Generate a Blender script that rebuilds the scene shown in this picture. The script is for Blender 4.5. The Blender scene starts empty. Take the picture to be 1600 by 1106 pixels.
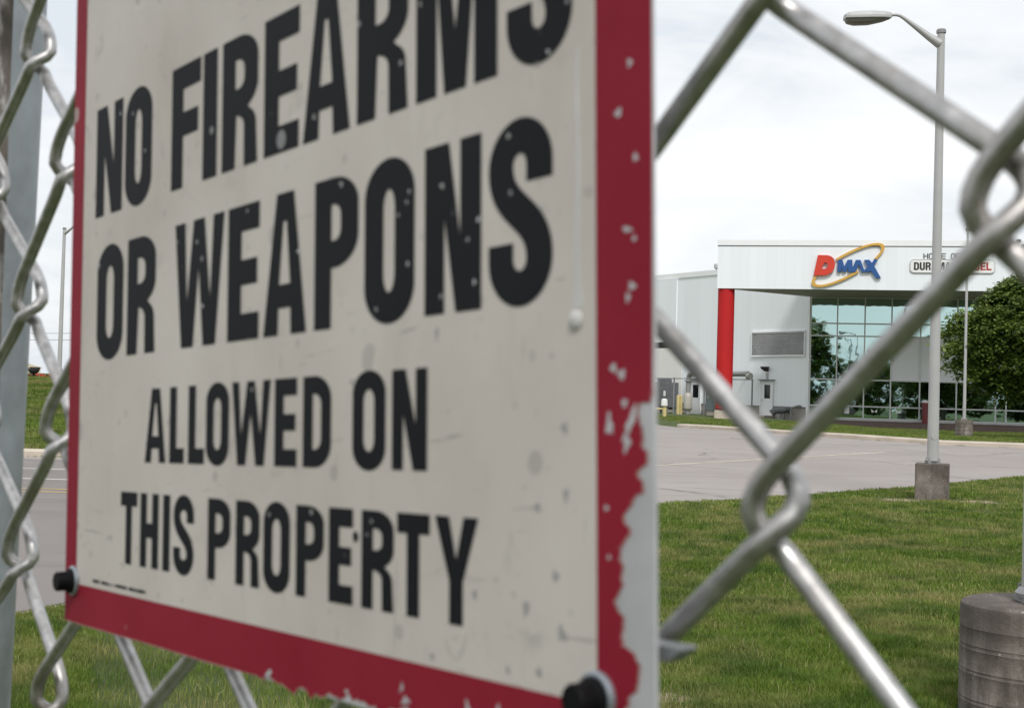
import bpy, bmesh, math, random
import numpy as np
from mathutils import Vector, Matrix, geometry
R = math.radians
random.seed(7); rng = np.random.default_rng(7)
sc = bpy.context.scene
col = sc.collection

# ------------------------------------------------------------------ camera
FPX = 2200.0                                   # focal length in pixels of the 1600 px wide photograph
EYE = Vector((0, 0, 1.65))
PITCH, ROLL = R(1.5), R(1.6)
_F = Vector((0, math.cos(PITCH), math.sin(PITCH)))
_U0 = Vector((0, -math.sin(PITCH), math.cos(PITCH))); _R0 = Vector((1, 0, 0))
_CR = _R0 * math.cos(ROLL) + _U0 * math.sin(ROLL)
_CU = _U0 * math.cos(ROLL) - _R0 * math.sin(ROLL)
cam = bpy.data.cameras.new('camera')
cam.sensor_width = 36; cam.lens = 36 * FPX / 1600
cam.clip_start = 0.01; cam.clip_end = 9000
cam.dof.use_dof = True; cam.dof.focus_distance = 45; cam.dof.aperture_fstop = 42; cam.dof.aperture_blades = 7
camo = bpy.data.objects.new('camera', cam); col.objects.link(camo)
m = Matrix((_CR, _CU, -_F)).transposed().to_4x4(); m.translation = EYE
camo.matrix_world = m
sc.camera = camo

# ------------------------------------------------------------------ sky, sun, exposure
SUN = Vector((0.08, -0.63, 0.75)).normalized()      # towards the sun
w = bpy.data.worlds.new('World'); sc.world = w; w.use_nodes = True
nt = w.node_tree; nt.nodes.clear()
out = nt.nodes.new('ShaderNodeOutputWorld'); bg = nt.nodes.new('ShaderNodeBackground')
sky = nt.nodes.new('ShaderNodeTexSky'); sky.sky_type = 'NISHITA'; sky.sun_disc = False
sky.sun_elevation = math.asin(SUN.z); sky.sun_rotation = math.atan2(SUN.x, SUN.y)
sky.air_density = 1.0; sky.dust_density = 3.0
tc = nt.nodes.new('ShaderNodeTexCoord'); mp = nt.nodes.new('ShaderNodeMapping'); mp.inputs['Scale'].default_value = (1.0, 1.0, 3.4)
n1 = nt.nodes.new('ShaderNodeTexNoise'); n1.inputs['Scale'].default_value = 4.2; n1.inputs['Detail'].default_value = 9; n1.inputs['Roughness'].default_value = 0.55; n1.inputs['Distortion'].default_value = 0.5
cr = nt.nodes.new('ShaderNodeValToRGB')
cr.color_ramp.elements[0].position = 0.36; cr.color_ramp.elements[0].color = (0.71, 0.76, 0.815, 1)
cr.color_ramp.elements[1].position = 0.62; cr.color_ramp.elements[1].color = (0.945, 0.955, 0.965, 1)
e = cr.color_ramp.elements.new(0.47); e.color = (0.84, 0.865, 0.89, 1)
sc10 = nt.nodes.new('ShaderNodeVectorMath'); sc10.operation = 'SCALE'; sc10.inputs['Scale'].default_value = 9.9
mx = nt.nodes.new('ShaderNodeMix'); mx.data_type = 'RGBA'; mx.inputs['Factor'].default_value = 0.94
L = nt.links.new
L(tc.outputs['Generated'], mp.inputs['Vector']); L(mp.outputs['Vector'], n1.inputs['Vector']); L(n1.outputs['Fac'], cr.inputs['Fac'])
L(cr.outputs['Color'], sc10.inputs[0]); L(sky.outputs['Color'], mx.inputs['A']); L(sc10.outputs['Vector'], mx.inputs['B'])
L(mx.outputs['Result'], bg.inputs['Color']); bg.inputs['Strength'].default_value = 0.1
L(bg.outputs['Background'], out.inputs['Surface'])
sl = bpy.data.lights.new('sun', 'SUN'); sl.energy = 2.2; sl.angle = R(12); sl.color = (1.0, 0.975, 0.94)
so = bpy.data.objects.new('sun', sl); col.objects.link(so); so.rotation_euler = SUN.to_track_quat('Z', 'Y').to_euler()
so.location = (0, 0, 60)
vs = sc.view_settings; vs.view_transform = 'Standard'; vs.look = 'None'; vs.exposure = 0.18; vs.gamma = 1; vs.use_curve_mapping = False
sc.cycles.max_bounces = 6; sc.cycles.diffuse_bounces = 3; sc.cycles.glossy_bounces = 4; sc.cycles.transparent_max_bounces = 6
sc.cycles.use_denoising = True

# ------------------------------------------------------------------ helpers
def ray(x, y): return _F + _CR * ((x - 800) / FPX) - _CU * ((y - 553) / FPX)
def hit(x, y, P0, n):                         # where the line of sight (x, y) meets the plane through P0 with normal n
    d = ray(x, y); return EYE + d * ((P0 - EYE).dot(n) / d.dot(n))
def at(x, y, Y):
    d = ray(x, y); return EYE + d * (Y / d.y)

def tag(o, label=None, cat=None, group=None, kind=None):
    if label: o['label'] = label
    if cat: o['category'] = cat
    if group: o['group'] = group
    if kind: o['kind'] = kind
    return o
def thing(name, label, cat, loc=(0, 0, 0), rz=0, group=None):
    o = bpy.data.objects.new(name, None); col.objects.link(o); o.empty_display_size = 0.2
    o.location = loc; o.rotation_euler = (0, 0, rz)
    return tag(o, label, cat, group)
def link_mesh(name, me, mat, parent=None):
    o = bpy.data.objects.new(name, me); col.objects.link(o)
    if mat: me.materials.append(mat)
    if parent: o.parent = parent
    return o
class MB:
    def __init__(s): s.v = []; s.f = []; s.sm = []
    def add(s, vs, fs, smooth=False):
        o = len(s.v); s.v += [tuple(v) for v in vs]; s.f += [tuple(i + o for i in f) for f in fs]; s.sm += [smooth] * len(fs); return s
    def box(s, x0, x1, y0, y1, z0, z1):
        v = [(x, y, z) for z in (z0, z1) for y in (y0, y1) for x in (x0, x1)]
        return s.add(v, [(0, 2, 3, 1), (4, 5, 7, 6), (0, 1, 5, 4), (2, 6, 7, 3), (0, 4, 6, 2), (1, 3, 7, 5)])
    def prism(s, pts, z0, z1):
        n = len(pts); v = [(x, y, z0) for x, y in pts] + [(x, y, z1) for x, y in pts]
        f = [(i, (i + 1) % n, n + (i + 1) % n, n + i) for i in range(n)] + [tuple(range(n - 1, -1, -1)), tuple(range(n, 2 * n))]
        return s.add(v, f)
    def lathe(s, prof, c=(0, 0, 0), n=32, axis='z', smooth=True, cap=True):
        v = []
        for r, z in prof:
            for k in range(n):
                a = 2 * math.pi * k / n; p = (r * math.cos(a), r * math.sin(a), z)
                if axis == 'y': p = (p[0], p[2], p[1])
                if axis == 'x': p = (p[2], p[0], p[1])
                v.append((p[0] + c[0], p[1] + c[1], p[2] + c[2]))
        f = [(i * n + k, i * n + (k + 1) % n, (i + 1) * n + (k + 1) % n, (i + 1) * n + k) for i in range(len(prof) - 1) for k in range(n)]
        s.add(v, f, smooth)
        if cap:
            o = len(s.v) - len(v)
            s.f += [tuple(o + k for k in range(n - 1, -1, -1)), tuple(o + (len(prof) - 1) * n + k for k in range(n))]; s.sm += [False, False]
        return s
    def tube(s, pts, rad, n=12, cap=True, smooth=True):
        pts = [Vector(p) for p in pts]; N = len(pts)
        rads = rad if isinstance(rad, (list, tuple)) else [rad] * N
        t0 = (pts[1] - pts[0]).normalized(); up = Vector((0, 0, 1)) if abs(t0.z) < .9 else Vector((1, 0, 0))
        a = t0.cross(up).normalized(); v = []
        for i in range(N):
            t = (pts[min(i + 1, N - 1)] - pts[max(i - 1, 0)]).normalized()
            a = (a - t * a.dot(t)).normalized(); b = t.cross(a)
            for k in range(n):
                q = 2 * math.pi * k / n; v.append(pts[i] + (a * math.cos(q) + b * math.sin(q)) * rads[i])
        f = [(i * n + k, i * n + (k + 1) % n, (i + 1) * n + (k + 1) % n, (i + 1) * n + k) for i in range(N - 1) for k in range(n)]
        if cap: f += [tuple(range(n - 1, -1, -1)), tuple((N - 1) * n + k for k in range(n))]
        return s.add(v, f, smooth)
    def build(s, name, mat, parent=None, bevel=0, angle=None):
        me = bpy.data.meshes.new(name); me.from_pydata(s.v, [], s.f)
        bm = bmesh.new(); bm.from_mesh(me); bmesh.ops.recalc_face_normals(bm, faces=bm.faces)
        bm.to_mesh(me); bm.free()
        me.polygons.foreach_set('use_smooth', s.sm)
        if any(s.sm) and len(s.v) < 20000: me.set_sharp_from_angle(angle=R(32))
        o = link_mesh(name, me, mat, parent)
        if bevel:
            b = o.modifiers.new('bevel', 'BEVEL'); b.width = bevel; b.segments = 2; b.limit_method = 'ANGLE'; b.angle_limit = R(40)
        return o
def copy_tree(o, parent=None):
    c = o.copy(); col.objects.link(c); c.parent = parent
    for ch in [x for x in bpy.data.objects if x.parent == o]: copy_tree(ch, c)
    return c

# ------------------------------------------------------------------ materials
def new_mat(name):
    m = bpy.data.materials.new(name); m.use_nodes = True; nt = m.node_tree
    return m, nt, nt.nodes['Principled BSDF']
def N(nt, t, **kw):
    n = nt.nodes.new(t)
    for k, v in kw.items():
        if k in n.inputs: n.inputs[k].default_value = v
        else: setattr(n, k, v)
    return n
def coords(nt, scale=(1, 1, 1), kind='Object'):
    t = nt.nodes.new('ShaderNodeTexCoord'); mp = nt.nodes.new('ShaderNodeMapping'); mp.inputs['Scale'].default_value = scale
    nt.links.new(t.outputs[kind], mp.inputs['Vector']); return mp.outputs['Vector']
def noise(nt, vec, scale, detail=4, rough=.55, dist=0):
    n = N(nt, 'ShaderNodeTexNoise', Scale=scale, Detail=detail, Roughness=rough, Distortion=dist); nt.links.new(vec, n.inputs['Vector']); return n.outputs['Fac']
def ramp(nt, fac, stops):
    r = nt.nodes.new('ShaderNodeValToRGB'); el = r.color_ramp.elements
    while len(el) < len(stops): el.new(0.5)
    for e, (p, c) in zip(el, stops):
        e.position = p; e.color = (c, c, c, 1) if isinstance(c, (int, float)) else (*c, 1)
    nt.links.new(fac, r.inputs['Fac']); return r.outputs['Color']
def mix(nt, fac, a, b, mode='MIX'):
    m = nt.nodes.new('ShaderNodeMix'); m.data_type = 'RGBA'; m.blend_type = mode
    for s, v in (('Factor', fac), ('A', a), ('B', b)):
        if isinstance(v, (int, float)): m.inputs[s].default_value = v if s == 'Factor' else (v, v, v, 1)
        elif isinstance(v, tuple): m.inputs[s].default_value = (*v, 1)
        else: nt.links.new(v, m.inputs[s])
    return m.outputs['Result']
def mth(nt, op, a, b=None, c=None):
    m = nt.nodes.new('ShaderNodeMath'); m.operation = op
    for i, v in enumerate((a, b, c)):
        if v is None: continue
        if isinstance(v, (int, float)): m.inputs[i].default_value = v
        else: nt.links.new(v, m.inputs[i])
    return m.outputs[0]
def bump(nt, b, h, strength, dist):
    n = N(nt, 'ShaderNodeBump', Strength=strength, Distance=dist); nt.links.new(h, n.inputs['Height']); nt.links.new(n.outputs['Normal'], b.inputs['Normal'])
def plain(name, c, rough=.55, metal=0.0, var=.12, scale=3.0, bumps=0.0, bscale=40, stretch=(1, 1, 1)):
    m, nt, b = new_mat(name); v = coords(nt, stretch)
    f = noise(nt, v, scale, 6)
    lo = tuple(max(0, x * (1 - var)) for x in c); hi = tuple(min(1, x * (1 + var)) for x in c)
    nt.links.new(ramp(nt, f, [(.3, lo), (.7, hi)]), b.inputs['Base Color'])
    b.inputs['Roughness'].default_value = rough; b.inputs['Metallic'].default_value = metal
    if bumps: bump(nt, b, noise(nt, v, bscale, 3), bumps, .01)
    return m
def dots(nt, vec, scale, r_lo, r_hi, randomness=1.0):   # round specks of varied size
    v = N(nt, 'ShaderNodeTexVoronoi', Scale=scale, Randomness=randomness); nt.links.new(vec, v.inputs['Vector'])
    sep = nt.nodes.new('ShaderNodeSeparateColor'); nt.links.new(v.outputs['Color'], sep.inputs[0])
    rad = mth(nt, 'MULTIPLY_ADD', mth(nt, 'POWER', sep.outputs[0], 5.0), r_hi - r_lo, r_lo)
    return mth(nt, 'LESS_THAN', v.outputs['Distance'], rad)

M = {}
# galvanised wire: dull zinc with darker, brownish weathered streaks
def galv(name, c, rough, metal, s):
    m, nt, b = new_mat(name); v = coords(nt)
    f = noise(nt, v, 260 * s, 6, .6); g = noise(nt, v, 40 * s, 4, .6)
    c1 = ramp(nt, f, [(.30, tuple(x * .70 for x in c)), (.66, tuple(min(1, x * 1.15) for x in c))])
    g = noise(nt, coords(nt, (1, 1, .18)), 70 * s, 6, .65)
    c2 = mix(nt, ramp(nt, g, [(.5, 0.0), (.68, .6)]), c1, (c[0] * .55, c[1] * .5, c[2] * .43))
    nt.links.new(c2, b.inputs['Base Color']); b.inputs['Metallic'].default_value = metal
    nt.links.new(ramp(nt, f, [(.3, rough), (.7, rough + .18)]), b.inputs['Roughness'])
    bump(nt, b, noise(nt, v, 700 * s, 4), .10, .0006)
    return m
M['wire'] = galv('galvanised_wire', (.50, .49, .485), .33, .93, 1)
def rusty():
    m, nt, b = new_mat('flaking_rusty_zinc'); v = coords(nt, (1, 1, .3))
    c = ramp(nt, noise(nt, v, 55, 6, .7), [(.34, (.045, .036, .030)), (.52, (.13, .11, .095)), (.60, (.50, .49, .48))])
    nt.links.new(c, b.inputs['Base Color']); b.inputs['Roughness'].default_value = .7; return m
M['rusty'] = rusty()
M['post'] = galv('galvanised_post', (.40, .43, .46), .48, .5, .12)
M['steel'] = plain('painted_steel_grey', (.41, .41, .405), .45, .1, .08, 1.5)
M['steel_dark'] = plain('grey_casting', (.24, .24, .24), .5, .2, .15, 8)
M['black'] = plain('black_plastic', (.005, .005, .006), .6, 0, .3, 60)
M['black'].node_tree.nodes['Principled BSDF'].inputs['Specular IOR Level'].default_value = .12
M['washer'] = plain('zinc_washer', (.30, .33, .36), .4, .6, .15, 300)

# sign paints
def sign_white():
    m, nt, b = new_mat('dirty_white_paint'); v = coords(nt)
    base = ramp(nt, noise(nt, v, 14, 6, .6), [(.3, (.475, .435, .40)), (.7, (.595, .555, .52))])
    base = mix(nt, ramp(nt, noise(nt, v, 75, 5, .6), [(.62, 0.0), (.78, .30)]), base, (.26, .24, .22))
    st = coords(nt, (.35, .35, 1)); base = mix(nt, ramp(nt, noise(nt, st, 190, 3, .7, 1.5), [(.66, 0.0), (.74, .35)]), base, (.25, .24, .23))
    base = mix(nt, mth(nt, 'MULTIPLY', dots(nt, v, 75, .05, .24), .30), base, (.15, .15, .16))
    base = mix(nt, mth(nt, 'MULTIPLY', dots(nt, v, 210, .03, .25), .28), base, (.20, .19, .18))
    for sx, sy, th in ((.12, 1, .70), (1, .10, .71), (.5, .3, .735)):     # hairline scratches and run marks
        base = mix(nt, ramp(nt, noise(nt, coords(nt, (sx, sy, 1)), 260, 3, .6, 2.2), [(th - .02, 0.0), (th + .015, .55)]), base, (.24, .23, .22))
    base = mix(nt, ramp(nt, noise(nt, coords(nt, (1, .22, 1)), 34, 6, .65), [(.55, 0.0), (.78, .45)]), base, (.36, .325, .285))
    nt.links.new(base, b.inputs['Base Color']); b.inputs['Roughness'].default_value = .6; b.inputs['Specular IOR Level'].default_value = .15
    bump(nt, b, noise(nt, v, 120, 5), .05, .001); return m
def sign_paint(name, c, c2, chip, chipc=(.45, .44, .43)):
    m, nt, b = new_mat(name); v = coords(nt)
    base = ramp(nt, noise(nt, v, 22, 6, .6), [(.3, c), (.7, c2)])
    base = mix(nt, mth(nt, 'MULTIPLY', dots(nt, v, 85, .02, .20), chip), base, chipc)
    base = mix(nt, ramp(nt, noise(nt, v, 160, 4, .65), [(.70, 0.0), (.76, chip * .45)]), base, chipc)
    nt.links.new(base, b.inputs['Base Color']); b.inputs['Roughness'].default_value = .6; b.inputs['Specular IOR Level'].default_value = .1; return m
M['sign_white'] = sign_white()
M['sign_red'] = sign_paint('faded_red_paint', (.215, .011, .025), (.270, .017, .035), .6)
M['sign_black'] = sign_paint('worn_black_ink', (.0075, .0085, .011), (.0115, .013, .016), .6, (.36, .36, .37))
M['bare'] = plain('bare_sheet_aluminium', (.47, .47, .49), .5, .2, .14, 60)
M['scuff'] = plain('grey_scuffed_paint', (.30, .295, .29), .6, 0, .12, 300)
M['primer'] = plain('pinkish_primer', (.40, .22, .20), .7, 0, .3, 200)
M['drip'] = plain('pale_grey_drip', (.52, .51, .50), .5, 0, .1, 90)

# grounds
def asphalt(name='weathered_paving', k=1.0):
    m, nt, b = new_mat(name); v = coords(nt)
    c = ramp(nt, noise(nt, v, .22, 6, .6), [(.3, (.265 * k, .236 * k, .221 * k)), (.7, (.335 * k, .303 * k, .285 * k))])
    c = mix(nt, ramp(nt, noise(nt, v, 45, 3, .7), [(.35, .0), (.75, .5)]), c, mix(nt, .5, c, (.14, .13, .125)))
    c = mix(nt, ramp(nt, noise(nt, coords(nt, (.25, 1.2, 1)), .9, 5, .6), [(.54, 0.0), (.72, .45)]), c, (.17 * k, .155 * k, .147 * k))
    c = mix(nt, ramp(nt, noise(nt, v, 1.3, 7, .7, .6), [(.60, 0.0), (.72, .45)]), c, (.13 * k, .12 * k, .115 * k))
    # cracks: borders of big distorted cells, kept only in places
    wob = nt.nodes.new('ShaderNodeVectorMath'); wob.operation = 'ADD'
    nz = N(nt, 'ShaderNodeTexNoise', Scale=.6, Detail=5.0); nt.links.new(v, nz.inputs['Vector'])
    nt.links.new(v, wob.inputs[0]); nt.links.new(nz.outputs['Color'], wob.inputs[1])
    vo = N(nt, 'ShaderNodeTexVoronoi', feature='DISTANCE_TO_EDGE', Scale=.19); nt.links.new(wob.outputs[0], vo.inputs['Vector'])
    crack = mth(nt, 'MULTIPLY', ramp(nt, vo.outputs['Distance'], [(.0, 1.0), (.006, .9), (.010, 0.0)]), ramp(nt, noise(nt, v, .35, 2), [(.47, 0.0), (.56, .75)]))
    c = mix(nt, crack, c, (.10, .095, .09))
    nt.links.new(c, b.inputs['Base Color']); b.inputs['Roughness'].default_value = .85
    bump(nt, b, noise(nt, v, 60, 3), .25, .01); return m
M['asphalt'] = asphalt()
M['road'] = asphalt('grey_road_asphalt', .66)
def soil_grass(name, greens, dry, soil):
    m, nt, b = new_mat(name); v = coords(nt)
    c = ramp(nt, noise(nt, v, 1.1, 6, .65), [(.3, greens[0]), (.7, greens[1])])
    c = mix(nt, ramp(nt, noise(nt, v, 11, 5, .7), [(.3, .0), (.75, .75)]), c, greens[2])
    c = mix(nt, ramp(nt, noise(nt, v, .55, 4, .6), [(.52, 0.0), (.7, .5)]), c, dry)
    c = mix(nt, ramp(nt, noise(nt, v, 30, 4, .7), [(.45, 0.0), (.8, .55)]), c, soil)
    nt.links.new(c, b.inputs['Base Color']); b.inputs['Roughness'].default_value = .95
    bump(nt, b, noise(nt, v, 22, 5, .7), .9, .06); return m
M['ground'] = soil_grass('grassy_soil', ((.062, .095, .018), (.085, .125, .026), (.040, .062, .013)), (.17, .155, .065), (.06, .055, .028))
M['soil'] = plain('dry_bare_soil', (.25, .20, .135), .95, 0, .35, 9, .8, 40)
def blade_mat():
    m, nt, b = new_mat('grass_blades'); v = coords(nt)
    a = nt.nodes.new('ShaderNodeAttribute'); a.attribute_name = 'tint'
    c = ramp(nt, a.outputs['Fac'], [(.0, (.060, .100, .012)), (.35, (.120, .190, .024)), (.7, (.185, .260, .040)), (.86, (.29, .29, .10)), (1.0, (.45, .38, .20))])
    c = mix(nt, ramp(nt, noise(nt, v, .8, 7, .68), [(.45, 0.0), (.64, .85)]), c, mix(nt, .75, c, (.36, .30, .14)))
    c = mix(nt, ramp(nt, noise(nt, v, 1.7, 4, .6), [(.48, 0.0), (.62, .6)]), c, (.040, .095, .012))
    nt.links.new(c, b.inputs['Base Color']); b.inputs['Roughness'].default_value = .55
    b.inputs['Specular IOR Level'].default_value = .25
    tr = nt.nodes.new('ShaderNodeBsdfTranslucent'); nt.links.new(c, tr.inputs['Color'])
    ms = nt.nodes.new('ShaderNodeMixShader'); ms.inputs[0].default_value = .3
    nt.links.new(b.outputs[0], ms.inputs[1]); nt.links.new(tr.outputs[0], ms.inputs[2]); nt.links.new(ms.outputs[0], nt.nodes['Material Output'].inputs['Surface'])
    return m
M['blade'] = blade_mat()
def leaf_mat(name, stops):
    m, nt, b = new_mat(name)
    a = nt.nodes.new('ShaderNodeAttribute'); a.attribute_name = 'tint'
    c = ramp(nt, a.outputs['Fac'], stops); nt.links.new(c, b.inputs['Base Color'])
    b.inputs['Roughness'].default_value = .5; b.inputs['Specular IOR Level'].default_value = .3
    tr = nt.nodes.new('ShaderNodeBsdfTranslucent'); nt.links.new(c, tr.inputs['Color'])
    ms = nt.nodes.new('ShaderNodeMixShader'); ms.inputs[0].default_value = .25
    nt.links.new(b.outputs[0], ms.inputs[1]); nt.links.new(tr.outputs[0], ms.inputs[2]); nt.links.new(ms.outputs[0], nt.nodes['Material Output'].inputs['Surface'])
    return m
M['leaf'] = leaf_mat('maple_leaves', [(0, (.036, .062, .012)), (.5, (.095, .150, .026)), (.85, (.165, .225, .042)), (1, (.22, .26, .06))])
M['bark'] = plain('bark', (.11, .085, .065), .9, 0, .35, 9, .8, 30, (1, 1, .2))
def concrete(name, c, stain, amt):
    m, nt, b = new_mat(name); v = coords(nt); vz = coords(nt, (2.6, 2.6, .45))
    base = ramp(nt, noise(nt, v, 7, 7, .65), [(.3, tuple(x * .72 for x in c)), (.7, tuple(x * 1.15 for x in c))])
    base = mix(nt, ramp(nt, noise(nt, vz, 2.2, 8, .7, .8), [(.44, 0.0), (.60, amt)]), base, stain)
    base = mix(nt, ramp(nt, noise(nt, v, 2.6, 9, .72, .5), [(.44, 0.0), (.60, amt * .85)]), base, stain)
    sep = nt.nodes.new('ShaderNodeSeparateXYZ'); nt.links.new(v, sep.inputs[0])
    zz = mth(nt, 'MULTIPLY_ADD', noise(nt, vz, 1.6, 6, .7), .55, mth(nt, 'SUBTRACT', sep.outputs[2], .27))
    base = mix(nt, ramp(nt, zz, [(.33, 0.0), (.50, amt * .9)]), base, stain)       # damp black crust that creeps down from the top edge
    base = mix(nt, ramp(nt, noise(nt, v, 19, 6, .75), [(.60, 0.0), (.70, .7)]), base, tuple(min(1, x * 1.35) for x in c))
    base = mix(nt, mth(nt, 'MULTIPLY', dots(nt, v, 22, .02, .26), .6), base, tuple(min(1, x * 1.7) for x in c))
    nt.links.new(base, b.inputs['Base Color']); b.inputs['Roughness'].default_value = .9
    bump(nt, b, noise(nt, v, 40, 6, .7), .5, .012); return m
M['concrete_dark'] = concrete('stained_concrete', (.240, .208, .182), (.064, .052, .043), .66)
M['concrete'] = concrete('weathered_concrete', (.26, .235, .205), (.10, .085, .07), .7)
M['kerb'] = plain('kerb_concrete', (.47, .41, .34), .85, 0, .16, 1.6, .4, 30)
M['kerb_face'] = M['kerb']
M['paint_line'] = plain('worn_cream_line_paint', (.50, .44, .34), .8, 0, .25, 2.5)
M['paint_white'] = plain('worn_white_line_paint', (.56, .55, .53), .8, 0, .2, 2.5)
M['paint_yellow'] = plain('worn_yellow_line_paint', (.42, .30, .13), .8, 0, .2, 2.5)

# building
def cladding(name, c, pitch, axis=0, line=.86):
    m, nt, b = new_mat(name); v = coords(nt)
    sep = nt.nodes.new('ShaderNodeSeparateXYZ'); nt.links.new(v, sep.inputs[0])
    fr = mth(nt, 'FRACT', mth(nt, 'DIVIDE', sep.outputs[axis], pitch))
    seam = mth(nt, 'LESS_THAN', mth(nt, 'ABSOLUTE', mth(nt, 'SUBTRACT', fr, .5)), .03)
    panel = mth(nt, 'FLOOR', mth(nt, 'DIVIDE', mth(nt, 'ADD', sep.outputs[axis], pitch * .5), pitch))
    wn = N(nt, 'ShaderNodeTexWhiteNoise', noise_dimensions='1D'); nt.links.new(panel, wn.inputs['W'])
    base = mix(nt, mth(nt, 'MULTIPLY', wn.outputs['Value'], .5), c, tuple(x * .93 for x in c))
    base = mix(nt, ramp(nt, noise(nt, coords(nt, (1, 1, .25)), .7, 5), [(.4, 0.0), (.75, .3)]), base, tuple(x * .90 for x in c))
    base = mix(nt, seam, base, tuple(x * line for x in c))
    nt.links.new(base, b.inputs['Base Color']); b.inputs['Roughness'].default_value = .5
    h = mth(nt, 'ABSOLUTE', mth(nt, 'SUBTRACT', fr, .5)); bump(nt, b, ramp(nt, h, [(.0, 0.0), (.06, 1.0)]), .14, .015)
    return m
M['clad'] = cladding('white_metal_cladding', (.80, .835, .865), .46, line=.93)
M['clad_wall'] = cladding('white_wall_cladding', (.82, .85, .875), .40, line=.945)
M['cream'] = cladding('cream_wall_cladding', (.77, .755, .72), .40, line=.94)
M['trim'] = plain('white_trim', (.80, .81, .82), .45, 0, .04, .8)
M['painted_shadow'] = plain('painted_shadow_line', (.10, .10, .10), .8)
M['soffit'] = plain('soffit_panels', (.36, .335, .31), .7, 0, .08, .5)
M['red'] = plain('red_painted_metal', (.47, .018, .020), .62, 0, .07, .9)
M['red'].node_tree.nodes['Principled BSDF'].inputs['Specular IOR Level'].default_value = .2
M['near_black'] = plain('near_black_surface', (.03, .03, .03), .8)
M['frame'] = plain('pale_aluminium_frame', (.60, .62, .61), .45, .1, .06, 2)
M['block'] = plain('split_face_block', (.36, .33, .30), .9, 0, .16, 1.7, .4, 14)
M['louver'] = plain('grey_louver_blades', (.42, .42, .42), .5, .1, .1, 2)
def glass(name, c, rough=.015):
    m, nt, b = new_mat(name); v = coords(nt)
    b.inputs['Base Color'].default_value = (*c, 1); b.inputs['Metallic'].default_value = 1.0; b.inputs['Roughness'].default_value = rough
    bump(nt, b, noise(nt, v, .9, 2), .035, .08); return m
M['glass'] = glass('teal_reflective_glass', (.44, .61, .605))
M['dark_glass'] = plain('dark_door_glass', (.010, .012, .012), .08)
M['panel'] = plain('pale_spandrel_panel', (.74, .75, .76), .5, 0, .03, .6)
M['mulch'] = plain('dark_bark_mulch', (.036, .021, .016), .95, 0, .5, 7, .9, 25)
M['logo_red'] = plain('red_sign_enamel', (.60, .045, .022), .35, 0, .04)
M['logo_blue'] = plain('blue_sign_enamel', (.020, .085, .270), .35, 0, .05)
M['logo_gold'] = plain('gold_sign_enamel', (.62, .36, .06), .35, 0, .06)
M['ink'] = plain('black_sign_enamel', (.02, .02, .02), .4)
M['ink_red'] = plain('dark_red_sign_enamel', (.42, .02, .02), .4)
M['sign_plate'] = plain('white_sign_plate', (.78, .78, .77), .4, 0, .03)
M['yellow'] = plain('yellow_bollard_paint', (.52, .43, .19), .6, 0, .1, 3)
M['pale_pipe'] = plain('pale_pipe_lagging', (.42, .40, .36), .55, .1, .12, 3)
M['pipe'] = plain('grey_pipe', (.28, .28, .275), .5, .2, .15, 4)
M['unit'] = plain('grey_unit_casing', (.14, .145, .155), .55, .1, .15, 3)
M['cabinet'] = plain('grey_green_cabinet', (.15, .185, .19), .5, 0, .08, 3)
M['beige'] = plain('beige_render', (.60, .52, .40), .8, 0, .08, .7)
M['red_flower'] = plain('red_petals', (.50, .06, .04), .6, 0, .5, 30)
M['galv_thin'] = plain('grey_fence_tube', (.25, .26, .27), .5, .4, .1, 3)

# ------------------------------------------------------------------ terrain
PAVE = [(-150, 3.5), (-10, 4), (-6, 5.5), (-4.2, 7.6), (-3.35, 9.5), (-2.9, 10.6), (-1.6, 13.6), (.4, 17.6), (2.26, 20.95), (3.36, 22.0), (4.78, 23.6), (7.22, 26.3), (11.66, 31.9),
        (17, 37.3), (26, 42), (45, 46), (120, 52),
        (120, 66), (45, 56), (30, 50), (22.5, 46.6), (19.5, 45.3), (16.4, 44.9), (13.9, 45.6), (11.9, 48.3), (9.9, 52.3), (8.75, 54.9), (7.9, 56.9), (6.95, 58.6),
        (6.6, 62), (6.3, 69), (6.0, 78), (3.3, 78), (3.0, 60), (1.6, 38), (.9, 34), (-.6, 31), (-3, 29.7), (-10, 29.35), (-150, 29.3)]
KERB_R = PAVE[17:29]; KERB_L = PAVE[32:]
def sstep(a, b, x): t = np.clip((x - a) / (b - a), 0, 1); return t * t * (3 - 2 * t)
def zpave(y): return .33 * sstep(30, 50, np.asarray(y, float))
def inside(P, x, y):
    x = np.asarray(x, float); y = np.asarray(y, float); r = np.zeros(x.shape, bool)
    for (x0, y0), (x1, y1) in zip(P, P[1:] + P[:1]):
        if y0 == y1: continue
        c = ((y0 > y) != (y1 > y)) & (x < (x1 - x0) * (y - y0) / (y1 - y0) + x0); r ^= c
    return r
def dist_poly(P, x, y, closed=True):
    x = np.asarray(x, float); y = np.asarray(y, float); d = np.full(x.shape, 1e9)
    for (x0, y0), (x1, y1) in zip(P, P[1:] + (P[:1] if closed else [])) if closed else zip(P[:-1], P[1:]):
        dx, dy = x1 - x0, y1 - y0; t = np.clip(((x - x0) * dx + (y - y0) * dy) / (dx * dx + dy * dy), 0, 1)
        d = np.minimum(d, np.hypot(x - x0 - t * dx, y - y0 - t * dy))
    return d
HILL = [(-150, 29.3), (-10, 29.35), (-3, 29.7), (-.6, 31), (.9, 34), (1.6, 38), (3.0, 60), (3.3, 78), (2, 300), (-150, 300)]
def rise(x, y):                                  # the ground climbs to the service doors and dips before the glass front
    r = sstep(14.0, 18.5, x); return .20 * sstep(52, 84, y) * (1 - r) - .12 * sstep(50, 68, y) * r
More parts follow.
